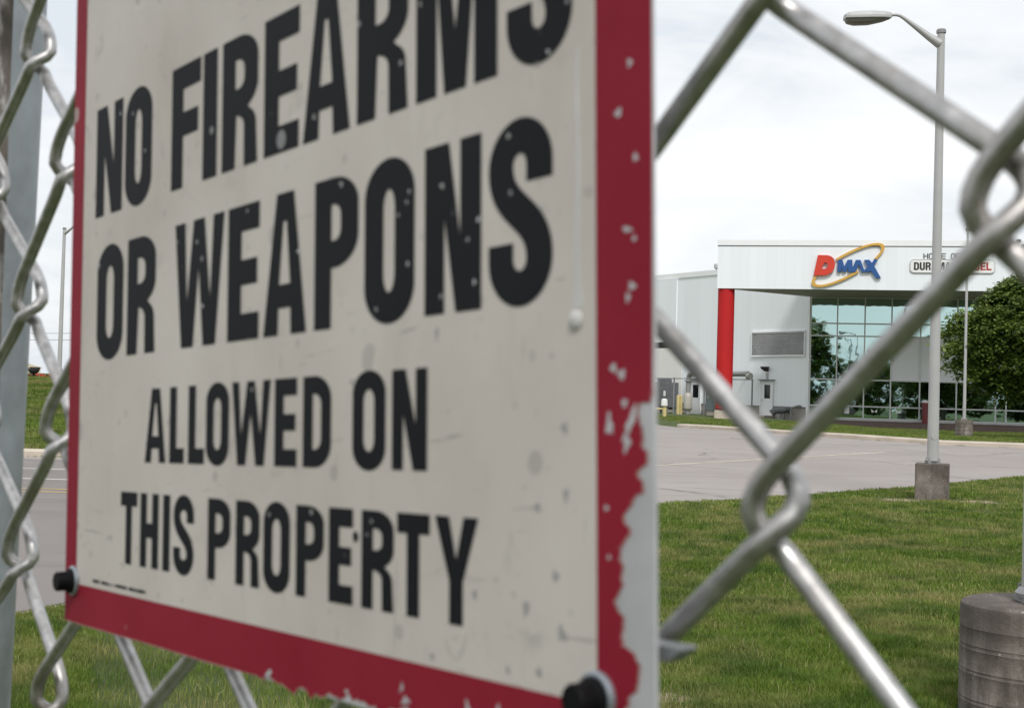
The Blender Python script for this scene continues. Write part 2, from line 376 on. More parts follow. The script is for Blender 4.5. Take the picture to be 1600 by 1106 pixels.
def zground(x, y):
    x = np.asarray(x, float); y = np.asarray(y, float)
    ins = inside(PAVE, x, y); d = dist_poly(PAVE, x, y)
    z = zpave(y) + .03 + rise(x, y)
    kd = np.minimum(dist_poly(KERB_R, x, y, False), dist_poly(KERB_L, x, y, False))
    z = z + .10 * (1 - sstep(3, 9, kd)) * sstep(.05, .5, d)
    hill = inside(HILL, x, y)
    z = z + np.where(hill, 1.33 * sstep(1.2, 15.5, d) * sstep(.3, 6, d), 0)
    z = z + .05 * np.sin(x * .55 + 1.3) * np.sin(y * .43) * sstep(1.0, 4.0, d)
    return np.where(ins, zpave(y) - .20 * sstep(0, .45, d) + .0 * d, z)
def zg(x, y): return float(zground(np.array([x]), np.array([y]))[0])

def axis_coords(lo, hi, step, far):
    a = list(np.arange(lo, hi + 1e-6, step)); s = step; x = hi
    up = []
    while x < far: s *= 1.28; x += s; up.append(x)
    s = step; x = lo; dn = []
    while x > -far: s *= 1.28; x -= s; dn.append(x)
    return np.array(dn[::-1] + a + up)
xs = axis_coords(-16, 26, .36, 3000); ys = axis_coords(1.5, 66, .36, 3000)
X, Y = np.meshgrid(xs, ys); Z = zground(X.ravel(), Y.ravel()).reshape(X.shape)
def grid_mesh(name, X, Y, Z):
    ny, nx = X.shape; me = bpy.data.meshes.new(name)
    v = np.stack([X.ravel(), Y.ravel(), Z.ravel()], 1)
    i = np.arange(nx * ny).reshape(ny, nx)
    f = np.stack([i[:-1, :-1], i[:-1, 1:], i[1:, 1:], i[1:, :-1]], -1).reshape(-1, 4)
    me.vertices.add(len(v)); me.vertices.foreach_set('co', v.ravel())
    me.loops.add(f.size); me.loops.foreach_set('vertex_index', f.ravel())
    me.polygons.add(len(f)); me.polygons.foreach_set('loop_start', np.arange(0, f.size, 4)); me.polygons.foreach_set('use_smooth', np.ones(len(f), bool))
    me.update(); me.validate(); return me
tag(link_mesh('ground', grid_mesh('ground', X, Y, Z), M['ground']), kind='structure')

def draped(name, poly, mat, lift, ycuts, zfun=zpave):
    bm = bmesh.new(); vs = [bm.verts.new((x, y, 0)) for x, y in poly]
    tri = geometry.tessellate_polygon([[Vector((x, y, 0)) for x, y in poly]])
    for t in tri:
        try: bm.faces.new([vs[k] for k in t])
        except ValueError: pass
    for yc in ycuts:
        bmesh.ops.bisect_plane(bm, geom=bm.verts[:] + bm.edges[:] + bm.faces[:], plane_co=(0, yc, 0), plane_no=(0, 1, 0))
    for v in bm.verts: v.co.z = float(zfun(v.co.y)) + lift
    bmesh.ops.recalc_face_normals(bm, faces=bm.faces)
    if sum(f.normal.z for f in bm.faces) < 0: bmesh.ops.reverse_faces(bm, faces=bm.faces)
    me = bpy.data.meshes.new(name); bm.to_mesh(me); bm.free()
    return link_mesh(name, me, mat)
CUTS = [30 + .8 * i for i in range(27)]
tag(draped('pavement', PAVE, M['asphalt'], .004, CUTS), kind='structure')
tag(draped('road', [(-150, 4), (-10, 4.5), (-6, 6), (-4.3, 8), (-3.45, 9.8), (-3.0, 11), (-1.7, 14), (-.4, 18), (-1.2, 24), (-1.6, 28.5), (-150, 28.6)], M['road'], .008, []), kind='structure')

def ribbon(pts, w):
    P = [Vector((x, y)) for x, y in pts]; l = []; r = []
    for i, p in enumerate(P):
        t = (P[min(i + 1, len(P) - 1)] - P[max(i - 1, 0)]).normalized(); n = Vector((-t.y, t.x)); l.append(p + n * w / 2); r.append(p - n * w / 2)
    return [tuple(a) for a in l] + [tuple(a) for a in r[::-1]]
def marking(name, pts, w, mat, lift=.008): return tag(draped(name, ribbon(pts, w), M[mat], lift, CUTS), kind='structure')
marking('painted_line', [(2.2, 31.5), (3.5, 32.8), (7.2, 36.9), (10.8, 40.6)], .13, 'paint_line')
for yy, mt in ((25.45, 'paint_white'), (22.9, 'paint_white'), (20.9, 'paint_yellow'), (20.35, 'paint_yellow')):
    marking('painted_line', [(-60, yy), (-3.2, yy)], .14, mt, .012)

def kerb(name, pts, w=.34, h=.15):
    dense = []
    for a, b in zip(pts[:-1], pts[1:]):
        n = max(1, int(math.hypot(b[0] - a[0], b[1] - a[1]) / 1.0)) if abs(a[0]) < 60 and abs(b[0]) < 60 else 12
        dense += [(a[0] + (b[0] - a[0]) * k / n, a[1] + (b[1] - a[1]) * k / n) for k in range(n)]
    dense.append(pts[-1]); P = [Vector(p) for p in dense]; v = []; f = []
    for i, p in enumerate(P):
        t = (P[min(i + 1, len(P) - 1)] - P[max(i - 1, 0)]).normalized(); n = Vector((t.y, -t.x))   # outwards, away from the paving
        z = float(zpave(p.y)); j = random.uniform(-.008, .008)
        for off, hz in ((0, -.25), (0, h - .04), (.035, h), (w, h + .005), (w, -.25)): q = p + n * off; v.append((q.x, q.y, z + hz + (j if hz > 0 else 0)))
    for i in range(len(P) - 1):
        for k in range(4): f.append((i * 5 + k, i * 5 + k + 1, (i + 1) * 5 + k + 1, (i + 1) * 5 + k))
    f += [tuple(range(5)), tuple((len(P) - 1) * 5 + k for k in range(4, -1, -1))]
    mb = MB(); mb.add(v, f); return tag(mb.build(name, M['kerb']), kind='structure')
kerb('kerb', KERB_R, .45)
kerb('kerb', KERB_L, .30)

# ------------------------------------------------------------------ lawn blades
def blades(name, pts, hts, wds, tint):
    n = len(pts); ang = rng.uniform(0, 2 * np.pi, n); lean = rng.uniform(.1, .75, n) * hts; la = rng.uniform(0, 2 * np.pi, n)
    ca, sa = np.cos(ang) * wds / 2, np.sin(ang) * wds / 2; lx, ly = np.cos(la) * lean, np.sin(la) * lean
    V = np.zeros((n, 5, 3))
    V[:, 0] = pts + np.stack([-ca, -sa, np.zeros(n) - .01], 1); V[:, 1] = pts + np.stack([ca, sa, np.zeros(n) - .01], 1)
    mid = pts + np.stack([lx * .35, ly * .35, hts * .6], 1)
    V[:, 2] = mid + np.stack([ca * .8, sa * .8, np.zeros(n)], 1); V[:, 3] = mid - np.stack([ca * .8, sa * .8, np.zeros(n)], 1)
    V[:, 4] = pts + np.stack([lx, ly, hts * np.sqrt(np.clip(1 - (lean / hts) ** 2 * .5, .3, 1))], 1)
    me = bpy.data.meshes.new(name); me.vertices.add(n * 5); me.vertices.foreach_set('co', V.ravel())
    b = np.arange(n)[:, None] * 5
    loops = np.concatenate([b + np.array([[0, 1, 2, 3]]), b + np.array([[3, 2, 4]])], 1).ravel()
    me.loops.add(len(loops)); me.loops.foreach_set('vertex_index', loops)
    st = np.stack([np.arange(n) * 7, np.arange(n) * 7 + 4], 1).ravel()
    me.polygons.add(2 * n); me.polygons.foreach_set('loop_start', st)
    at_ = me.attributes.new('tint', 'FLOAT', 'POINT'); at_.data.foreach_set('value', np.repeat(tint, 5))
    me.update(); me.validate(); return me
def vnoise(x, y, s, seed):
    r = np.random.default_rng(seed); g = r.random((64, 64)); fx, fy = x * s, y * s
    ix, iy = np.floor(fx).astype(int), np.floor(fy).astype(int); tx, ty = fx - ix, fy - iy; tx = tx * tx * (3 - 2 * tx); ty = ty * ty * (3 - 2 * ty)
    G = lambda a, b: g[a % 64, b % 64]
    return (G(ix, iy) * (1 - tx) + G(ix + 1, iy) * tx) * (1 - ty) + (G(ix, iy + 1) * (1 - tx) + G(ix + 1, iy + 1) * tx) * ty
LAMP_A = Vector((7.098, 23.633)); PED_B = Vector((at(1625, 1000, 7.26).x, 7.26))
BARE = [(LAMP_A.x - .66, LAMP_A.y - .5, .55), (LAMP_A.x + .68, LAMP_A.y - .5, .55), (.86, 7.6, .22)]
def lawn():
    n = 1500000
    D = 4.5 * (36 / 4.5) ** rng.random(n)                 # log-uniform in distance: about even on the picture
    q = rng.uniform(-.45, .45, n); x = q * D; y = D.copy()
    keep = ~inside(PAVE, x, y)
    keep |= (dist_poly(PAVE, x, y) < .10)
    keep &= (y < 34) & ~inside(HILL, x, y)
    vis = ((q > .085) | (q < -.29))
    keep &= vis | (rng.random(n) < .22)
    keep &= rng.random(n) < np.where(D < 12, 1, .8)
    x, y, D = x[keep], y[keep], D[keep]
    a = vnoise(x, y, .9, 1); b = vnoise(x, y, 3.2, 2); c = vnoise(x, y, .35, 3)
    bare = np.zeros(len(x), bool)
    for bx, by, br in BARE: bare |= (np.hypot(x - bx, (y - by) * .8) < br * (.7 + .6 * b))
    ped = (np.hypot(x - PED_B.x, y - PED_B.y) < .42) | ((abs(x - LAMP_A.x) < .36) & (abs(y - LAMP_A.y) < .36))
    k = (~bare | (rng.random(len(x)) < .22)) & ~ped & (rng.random(len(x)) < .45 + .55 * b)
    x, y, D, a, b, c = x[k], y[k], D[k], a[k], b[k], c[k]; n = len(x)
    tuft = np.clip(vnoise(x, y, 5.5, 5) - .62, 0, 1) * 2.2
    h = (.022 + .020 * a + .022 * b + .020 * rng.random(n) + .05 * tuft) * np.where(dist_poly(PAVE, x, y) < .3, .8, 1)
    wd = .0038 * np.maximum(1, D / 7.0) * rng.uniform(.7, 1.3, n)
    tint = np.clip(.12 + .42 * rng.random(n) + .30 * (a - .4) + .2 * (c - .5) + np.where(rng.random(n) < .10 + .25 * np.clip(c - .55, 0, 1), .45, 0), 0, 1)
    return blades('lawn_grass', np.stack([x, y, zground(x, y)], 1), h, wd, tint)
tag(link_mesh('lawn_grass', lawn(), M['blade']), 'short mown lawn grass with a few dry patches on the near side of the paving', 'grass', kind='stuff')
def bank_grass():
    n = 130000
    q = rng.uniform(-.46, -.26, n); D = rng.uniform(29.6, 48, n); x, y = q * D, D
    n2 = 90000; q2 = rng.uniform(.085, .42, n2); D2 = rng.uniform(45, 72, n2)
    x = np.concatenate([x, q2 * D2]); y = np.concatenate([y, D2])
    k = ~inside(PAVE, x, y) & (dist_poly(PAVE, x, y) > .5)
    u = (x - 10.55) * .974 - (y - 73) * .225; vv = (x - 10.55) * .225 + (y - 73) * .974
    k &= ~((u > 4.5) & (vv > 2.2)) & (vv < 8.5)
    x, y = x[k], y[k]; n = len(x); a = vnoise(x, y, .9, 1)
    tint = np.clip(.2 + .4 * rng.random(n) + .35 * (a - .4), 0, 1)
    return blades('verge_grass', np.stack([x, y, zground(x, y)], 1), .04 + .05 * rng.random(n), .02 * np.ones(n), tint)
tag(link_mesh('verge_grass', bank_grass(), M['blade']), 'grass on the bank and verge beyond the paving', 'grass', kind='stuff')

for bx, by, br in ((LAMP_A.x - .62, LAMP_A.y - .42, .42), (LAMP_A.x + .64, LAMP_A.y - .42, .40), (.88, 7.62, .20)):
    v = [(bx, by, zg(bx, by) + .018)]; n = 22
    for ring, hz in ((.55, .014), (1.0, -.012)):
        for k in range(n):
            q = br * ring * random.uniform(.8, 1.15); a = 2 * math.pi * k / n; x, y = bx + q * math.cos(a), by + q * .8 * math.sin(a); v.append((x, y, zg(x, y) + hz))
    f = [(0, 1 + k, 1 + (k + 1) % n) for k in range(n)] + [(1 + k, 1 + n + k, 1 + n + (k + 1) % n, 1 + (k + 1) % n) for k in range(n)]
    mb = MB(); mb.add(v, f, True); tag(mb.build('bare_soil', M['soil']), kind='structure')
# ------------------------------------------------------------------ lettering: heavy condensed capitals
def ell(cx, cy, rx, ry, a0, a1, n=14): return [(cx + rx * math.cos(R(a0 + (a1 - a0) * i / n)), cy + ry * math.sin(R(a0 + (a1 - a0) * i / n))) for i in range(n + 1)]
def roundbox(x0, x1, y0, y1, rx, ry): return ell(x1 - rx, y1 - ry, rx, ry, 0, 90) + ell(x0 + rx, y1 - ry, rx, ry, 90, 180) + ell(x0 + rx, y0 + ry, rx, ry, 180, 270) + ell(x1 - rx, y0 + ry, rx, ry, 270, 360)
def glyph(ch, w, H, t, h):
    """outline and holes of one capital of width w, height H, stem t, bar h"""
    rect = lambda x0, x1, y0, y1: [(x0, y0), (x1, y0), (x1, y1), (x0, y1)]
    o = .016 * H
    if ch == 'O': return [([*roundbox(0, w, -o, H + o, w * .5, H * .24)], [roundbox(t, w - t, h - o, H + o - h, (w - 2 * t) * .5, H * .13)])]
    if ch == 'I': return [(rect(0, w, 0, H), [])]
    if ch == 'L': return [([(0, 0), (w, 0), (w, h), (t, h), (t, H), (0, H)], [])]
    if ch == 'T': return [([(w / 2 - t / 2, 0), (w / 2 + t / 2, 0), (w / 2 + t / 2, H - h), (w, H - h), (w, H), (0, H), (0, H - h), (w / 2 - t / 2, H - h)], [])]
    if ch == 'H': return [([(0, 0), (t, 0), (t, H * .5 - h * .5), (w - t, H * .5 - h * .5), (w - t, 0), (w, 0), (w, H), (w - t, H), (w - t, H * .5 + h * .5), (t, H * .5 + h * .5), (t, H), (0, H)], [])]
    if ch == 'E': return [([(0, 0), (w, 0), (w, h), (t, h), (t, H * .5 - h * .48), (w * .94, H * .5 - h * .48), (w * .94, H * .5 + h * .48), (t, H * .5 + h * .48), (t, H - h), (w, H - h), (w, H), (0, H)], [])]
    if ch == 'F': return [([(0, 0), (t, 0), (t, H * .42), (w * .92, H * .42), (w * .92, H * .42 + h), (t, H * .42 + h), (t, H - h), (w, H - h), (w, H), (0, H)], [])]
    if ch == 'N': return [([(0, 0), (t * .92, 0), (t * .92, H * .56), (w - t * 1.12, 0), (w, 0), (w, H), (w - t * .92, H), (w - t * .92, H * .44), (t * 1.12, H), (0, H)], [])]
    if ch == 'M':
        q = t * .98; return [([(0, 0), (q, 0), (q, H * .72), (w / 2 - q * .50, 0), (w / 2 + q * .50, 0), (w - q, H * .72), (w - q, 0), (w, 0), (w, H), (w - q * 1.42, H), (w / 2, H * .36), (q * 1.42, H), (0, H)], [])]
    if ch == 'W':
        q = t * .86; a = w * .155
        return [([(a, 0), (a + q * 1.15, 0), (w / 2, H * .62), (w - a - q * 1.15, 0), (w - a, 0), (w, H), (w - q, H), (w - a - q * .52, H * .36), (w / 2 + q * .52, H), (w / 2 - q * .52, H), (a + q * .52, H * .36), (q, H), (0, H)], [])]
    if ch == 'A':
        top = w * .20; xi = lambda y: t * .98 + (w / 2 - .25 * t - t * .98) * (y / (H * .92))
        y0, y1 = H * .19, H * .19 + h * .85
        return [([(0, 0), (t * .98, 0), (xi(y0), y0), (w - xi(y0), y0), (w - t * .98, 0), (w, 0), (w / 2 + top, H), (w / 2 - top, H)], [[(xi(y1), y1), (w - xi(y1), y1), (w / 2 + .10 * t, H * .80), (w / 2 - .10 * t, H * .80)]])]
    if ch == 'Y':
        q = t * 1.05; return [([(w / 2 - t / 2, 0), (w / 2 + t / 2, 0), (w / 2 + t / 2, H * .40), (w, H), (w - q, H), (w / 2, H * .60), (q, H), (0, H), (w / 2 - t / 2, H * .40)], [])]
    if ch == 'X':
        q = t * 1.12; return [([(0, 0), (q, 0), (w / 2, H * .34), (w - q, 0), (w, 0), (w / 2 + q * .62, H * .5), (w, H), (w - q, H), (w / 2, H * .66), (q, H), (0, H), (w / 2 - q * .62, H * .5)], [])]
    if ch == 'D': return [([(0, 0)] + ell(w * .42, H * .26, w * .58, H * .26, 270, 360) + ell(w * .42, H * .74, w * .58, H * .26, 0, 90) + [(0, H)], [[(t, h)] + ell(w * .42, h + H * .12, w * .58 - t, H * .12, 270, 360) + ell(w * .42, H - h - H * .12, w * .58 - t, H * .12, 0, 90) + [(t, H - h)]])]
    if ch == 'U': return [([(0, H)] + ell(w / 2, H * .24, w / 2, H * .24 + o, 180, 360, 24) + [(w, H), (w - t, H)] + ell(w / 2, h + H * .13, w / 2 - t, H * .13, 360, 180, 24) + [(t, H)], [])]
    if ch in 'PR':
        b0 = H * .40 if ch == 'P' else H * .42
        outer = ell(w * .45, b0 + H * .20, w * .55, H * .20, 270, 360) + ell(w * .45, H * .80, w * .55, H * .20, 0, 90) + [(0, H), (0, 0), (t, 0)]
        hole = [(t, b0 + h * .92)] + ell(w * .45, b0 + h * .92 + H * .08, w * .55 - t, H * .08, 270, 360, 8) + ell(w * .45, H - h * .92 - H * .08, w * .55 - t, H * .08, 0, 90, 8) + [(t, H - h * .92)]
        if ch == 'P': return [(outer + [(t, b0)], [hole])]
        k = H * .40
        leg = [(t, k)] + [(w * .36, k)] + ell(w * .36, k - H * .09, w * .60 - t * .9, H * .09, 90, 0, 8) + [(w - t * .98, 0), (w * .995, 0)] + [(w * .955, H * .30)] + ell(w * .62, H * .30, w * .335, H * .135, 0, 60, 8)
        return [(ell(w * .45, b0 + H * .20, w * .55, H * .20, 300, 360) + ell(w * .45, H * .80, w * .55, H * .20, 0, 90) + [(0, H), (0, 0), (t, 0)] + leg, [hole])]
    if ch == 'S':
        rx = (w - t) / 2; ry = H * .165; yt = H + o - h / 2 - ry; yb = -o + h / 2 + ry
        P = [(w - t / 2, H * .66), (w - t / 2, yt)] + ell(w / 2, yt, rx, ry, 0, 180, 20)[1:]
        p0, p3 = (t / 2, yt), (w - t / 2, yb)
        p1, p2 = (t / 2, H * .50), (w - t / 2, H * .50)
        for i in range(1, 20):
            u = i / 20; B = lambda a, b, c, d: a * (1 - u) ** 3 + 3 * b * u * (1 - u) ** 2 + 3 * c * u * u * (1 - u) + d * u ** 3
            P.append((B(p0[0], p1[0], p2[0], p3[0]), B(p0[1], p1[1], p2[1], p3[1])))
        P += ell(w / 2, yb, rx, ry, 0, -180, 20) + [(t / 2, H * .335)]
        l, r = [], []
        for i, (x, y) in enumerate(P):
            xa, ya = P[max(i - 1, 0)]; xb, yb_ = P[min(i + 1, len(P) - 1)]; dx, dy = xb - xa, yb_ - ya; q = math.hypot(dx, dy) or 1
            nx, ny = -dy / q, dx / q; l.append((x + nx * t / 2, y + ny * h / 2)); r.append((x - nx * t / 2, y - ny * h / 2))
        return [(l + r[::-1], [])]
    raise ValueError(ch)
def flat_shape(mb, outer, holes, fn, depth=0.0):
    """fill an outline with holes; fn maps (x, y, d) to 3-D; depth gives it thickness"""
    def clean(p):
        r = []
        for q in p:
            if not r or math.hypot(q[0] - r[-1][0], q[1] - r[-1][1]) > 1e-7: r.append(q)
        if math.hypot(r[0][0] - r[-1][0], r[0][1] - r[-1][1]) < 1e-7: r.pop()
        return r
    loops = [clean(outer)] + [clean(hh) for hh in holes]
    tri = geometry.tessellate_polygon([[Vector((x, y, 0)) for x, y in lp] for lp in loops])
    flat = [p for lp in loops for p in lp]; n = len(flat)
    if depth == 0: mb.add([fn(x, y, 0) for x, y in flat], tri); return
    v = [fn(x, y, 0) for x, y in flat] + [fn(x, y, depth) for x, y in flat]
    f = [tuple(reversed(t)) for t in tri] + [tuple(k + n for k in t) for t in tri]; o = 0
    for lp in loops:
        k = len(lp); f += [(o + i, o + (i + 1) % k, n + o + (i + 1) % k, n + o + i) for i in range(k)]; o += k
    mb.add(v, f)

# ------------------------------------------------------------------ the warning sign (millimetres in its own frame: x right, y up, z towards the viewer)
rs = -ray(-828, 690); rs.normalize()
ns = rs.cross(Vector((0, 0, 1))); ns.normalize()
if ns.dot(EYE - ray(500, 550)) > 0 and ns.dot(ray(500, 550)) > 0: ns = -ns
ws = ns.cross(rs); ws = ws if ws.z > 0 else -ws
PS = EYE + ray(1020, 553) * .205
sign = thing('warning_sign', 'weathered white metal sign with red border forbidding firearms or weapons, fixed to the wire fence', 'sign')
sm = Matrix((rs, ws, ns)).transposed().to_4x4(); sm.translation = PS
sign.matrix_world = sm
mm = lambda x, y, d=0: (x / 1000, y / 1000, d / 1000)
TOP = 292.0
MB().box(-.2490, .0003, -.0632, TOP / 1000, -.0007, 0).build('panel', M['bare'], sign, bevel=.0004)
fld = MB(); flat_shape(fld, [(-240, -53), (-12, -53), (-12, TOP - 10), (-240, TOP - 10)], [], lambda x, y, d: mm(x, y, .06)); fld.build('white_field', M['sign_white'], sign)
# red border: straight inside, ragged outside at the lower right where the paint has peeled
rough = lambda a: a + random.uniform(-.18, .18)
right_edge = [(0.2, TOP - 2), (0.2, 30), (0.0, -4.8), (-1.8, -7), (-3.1, -7.2), (-3.4, -9), (-2.6, -11.5), (-1.6, -14), (-1.9, -16.2), (-3.6, -17.4), (-2.4, -19), (-3.2, -20.4), (-4.6, -21.6), (-5.4, -22.6), (-6.7, -23.9), (-6.4, -24.8), (-5.2, -25.6), (-5.3, -26.6), (-6.6, -27.6), (-7.8, -28.4), (-7.5, -30.4), (-7.1, -32.3), (-7.0, -34.1), (-7.9, -35.4), (-9.3, -36.5), (-8.3, -37.3), (-7.0, -38.2), (-6.7, -40), (-7.3, -41.4), (-7.4, -43), (-6.2, -42.9), (-4.7, -43.6), (-3.7, -44.8), (-3.3, -46.2), (-3.6, -47.8), (-4.3, -49.2), (-5.6, -50.6), (-6.2, -51.8), (-6.8, -54), (-6.2, -56), (-7.2, -58), (-6.8, -62.6)]
bottom_edge = [(-14, -62.8), (-18, -62.4), (-20, -61.0), (-24, -61.3), (-27, -62.4), (-33, -61.6), (-38, -62.5), (-47, -61.2), (-55, -61.7), (-63, -61.0), (-66, -60.4), (-70, -61.9), (-80, -62.2), (-88, -61.2), (-93, -62.5), (-108, -62.7), (-122, -61.9), (-126, -62.8), (-150, -62.9), (-190, -62.8), (-235, -63.0), (-248.6, -63.0)]
outer = [(-248.6, TOP - 2)] + [(rough(x) if y < -5 else x, y) for x, y in right_edge] + [(x, rough(y)) for x, y in bottom_edge]
def fray(P, lo, hi, amp, times=2):                # ragged paint edge: midpoint displacement
    for _ in range(times):
        Q = []
        for i, (p, q) in enumerate(zip(P, P[1:] + P[:1])):
            Q.append(p); l = math.hypot(q[0] - p[0], q[1] - p[1])
            if lo(p) and lo(q) and l > .25: a = random.gauss(0, amp) * min(l, 3); Q.append(((p[0] + q[0]) / 2 - (q[1] - p[1]) / l * a, (p[1] + q[1]) / 2 + (q[0] - p[0]) / l * a))
        P = Q
    return P
outer = fray(outer, lambda p: (p[0] > -12 and p[1] < -4) or (-130 < p[0] <= -12 and p[1] < -55), None, .20, 3)
inner = [(-239.6, TOP - 11), (-12.7, TOP - 11), (-12.7, -52.3), (-239.6, -52.3)]
und = [(x + (random.uniform(.15, .55) if -60 < y < -5 and x > -12 else 0), y - (random.uniform(.05, .35) if y < -60 and x < -13 else 0)) for x, y in outer]
um = MB(); flat_shape(um, und, [inner], lambda x, y, d: mm(x, y, .08)); um.build('primer_edge', M['primer'], sign)
brd = MB(); flat_shape(brd, outer, [inner], lambda x, y, d: mm(x, y, .11)); brd.build('red_border', M['sign_red'], sign)
LINES = [
    (49.3, 30.4, 7.0, 5.9, [('N', -229.9, -210.3), ('O', -208.3, -190.0), ('F', -177.3, -160.1), ('I', -158.6, -150.7), ('R', -147.9, -129.4), ('E', -126.3, -110.0), ('A', -108.2, -88.5), ('R', -85.8, -67.0), ('M', -64.2, -38.6), ('S', -35.9, -18.3)]),
    (9.9, 30.4, 7.0, 5.9, [('O', -227.3, -208.0), ('R', -205.0, -186.0), ('W', -174.0, -145.8), ('E', -143.7, -127.8), ('A', -125.5, -105.9), ('P', -102.5, -84.8), ('O', -82.4, -64.4), ('N', -61.0, -43.2), ('S', -41.0, -23.4)]),
    (-17.9, 18.5, 4.2, 3.6, [('A', -191.2, -178.0), ('L', -175.7, -166.9), ('L', -164.5, -155.3), ('O', -154.4, -142.1), ('W', -140.6, -121.5), ('E', -119.6, -109.5), ('D', -106.8, -95.0), ('O', -86.5, -74.2), ('N', -71.9, -59.9)]),
    (-44.2, 18.5, 4.2, 3.6, [('T', -206.9, -195.6), ('H', -193.4, -181.6), ('I', -178.9, -174.5), ('S', -172.4, -160.4), ('P', -152.6, -140.6), ('R', -137.8, -126.0), ('O', -124.2, -112.0), ('P', -109.3, -97.5), ('E', -95.5, -86.0), ('R', -82.7, -71.0), ('T', -69.9, -58.9), ('Y', -57.2, -43.9)])]
for base, H, t, h, chars in LINES:
    mb = MB()
    for ch, x0, x1 in chars:
        for o_, hs in glyph(ch, x1 - x0, H, t, h): flat_shape(mb, o_, hs, lambda x, y, d: mm(x0 + x, base + y, .16))
    mb.build('text_line', M['sign_black'], sign)
# worn flecks where the paint has gone, one run of pale drip, a punched hole, a smear of illegible small print
def blob(mb, x, y, rx, ry, z, rot=0, n=24):
    pts = []
    for k in range(n):
        a = 2 * math.pi * k / n; q = random.uniform(.55, 1.25) * (1 + .22 * math.sin(3 * a + x)); u, v = rx * q * math.cos(a), ry * q * math.sin(a)
        pts.append((x + u * math.cos(rot) - v * math.sin(rot), y + u * math.sin(rot) + v * math.cos(rot)))
    flat_shape(mb, pts, [], lambda a, b, d: mm(a, b, z))
for x, y, rx, ry, ro in [(-7.4, 36.8, .8, .8, 0), (-4.6, 44, .6, .6, 0), (-3.4, 29.5, .6, .7, 0), (-5.3, 18.9, 1.3, .45, -.2), (-3.8, 17.4, .5, .5, 0), (-4.4, 10.3, .75, .8, 0), (-5.3, 8.7, .6, .7, 0), (-8.6, -1.7, .7, .75, 0), (-6.8, -2.7, .85, .8, 0), (-6.2, -7.0, .7, .7, 0), (-9.6, -10.2, .8, 1.7, .1), (-4.6, -9.6, .8, 3.0, -.5), (-5.6, -12.8, .7, 1.4, -.2),
                         (-10.4, -22.6, .5, .5, 0), (-9.8, -30, .4, .4, 0), (-10, -48.8, .5, .5, 0), (-28, -57.6, .8, .9, .3), (-25, -59.5, .7, .8, 0), (-38, -56.5, .45, 1.0, 0), (-39, -60.2, .8, .7, 0), (-47, -57.5, .5, 1.2, .4), (-52, -59.8, .9, .6, 0), (-66.5, -59.4, 1.5, .7, .1), (-68, -57.2, .5, 1.0, -.4), (-121, -61.5, 1.4, .7, .5), (-58, -61.3, 3.2, .5, .05), (-33, -61.0, 1.2, .9, 0), (-88, -60.8, .7, .5, 0)]:
    fl = MB(); blob(fl, x, y, rx, ry, .15, ro); fl.build('bare_fleck', M['bare'], sign)
for x, y, rx, ry, ro in [(-27.5, -23.2, .8, .9, 0), (-20.2, -21.0, .8, 1.1, -.3), (-22.7, -33.8, .9, .9, .3), (-30.5, -39.6, .8, 1.4, -.1), (-21.2, -42.6, 1.1, 1.4, .5), (-45, -38.5, .7, .8, 0), (-27, -49.2, .7, .9, 0), (-35.5, -50.0, .6, .9, 0), (-57, 10.0 - 3.5, .6, 1.3, 0), (-20.5, -10.5, .8, .9, 0), (-58, -53.5 + 3, .7, .7, 0)]:
    gf = MB(); blob(gf, x, y, rx, ry, .10, ro); gf.build('grey_scuff', M['scuff'], sign)
for x, y in [(-62.8, 67.7), (-69.5, 58.2), (-24.4, 50.1), (-27.3, 48.7), (-91.6, 38.5), (-35.3, 38.3), (-34.7, 28.6), (-26.1, 25.1), (-43.9, 25.3), (-47.2, 22.2), (-67.1, 31.5), (-70.1, 29.5), (-66.2, 33.4), (-55.2, 32.8), (-66.6, 19.9), (-45.2, 14.7), (-77.8, 12.4), (-55.5, 13.1), (-19.5, 57.2), (-160.9, 34.8), (-157.9, 30.5), (-172.3, 36.1), (-109.5, 27.0), (-157.2, 19.2), (-133.9, 38.8), (-194.5, 62.5), (-212.1, 75.6), (-103.2, 54.2), (-130.5, -1.3), (-102.8, -26.9), (-79.0, -27.7), (-80.5, -30.3), (-86.8, -1.0)]:
    q = random.uniform(.35, .62); fk = MB(); blob(fk, x, y, q, q * random.uniform(.9, 1.3), .22, random.uniform(0, 3)); fk.build('bare_fleck', M['scuff'] if random.random() < .6 else M['bare'], sign)
dr = MB(); pts = [(-17.1 - .18 * math.sin(i * .5), 49 - i * 2.05) for i in range(21)]
wv = [.28 + .022 * i + .08 * math.sin(i * 1.7) + (.45 if i > 18 else 0) for i in range(21)]
flat_shape(dr, [(x - q, y) for (x, y), q in zip(pts, wv)] + [(x + q, y) for (x, y), q in list(zip(pts, wv))[::-1]], [], lambda x, y, d: mm(x, y, d), .13)
dr.lathe([(.0016, 0), (.0016, .0002), (.0011, .0005), (.0003, .0006)], (-.0176, .0062, .0001), 16)
dr.build('paint_drip', M['drip'], sign)
MB().lathe([(.0010, .00021), (.0010, .00026)], (-.0849, -.0309, 0), 12).build('punched_hole', M['black'], sign)
sp = MB(); x = -226.5
for run in (4.6, 5.6, 1.2, 8.0, 11.0):
    xe = x + run
    while x < xe: wl = random.uniform(.3, .75); sp.box(x / 1000, (x + wl) / 1000, -.0508 + random.uniform(-.0001, .0001), -.0500 + random.uniform(-.00025, .0001), .00012, .00016); x += wl + random.uniform(.08, .22)
    x = xe + 1.6
sp.build('small_print', M['sign_black'], sign)
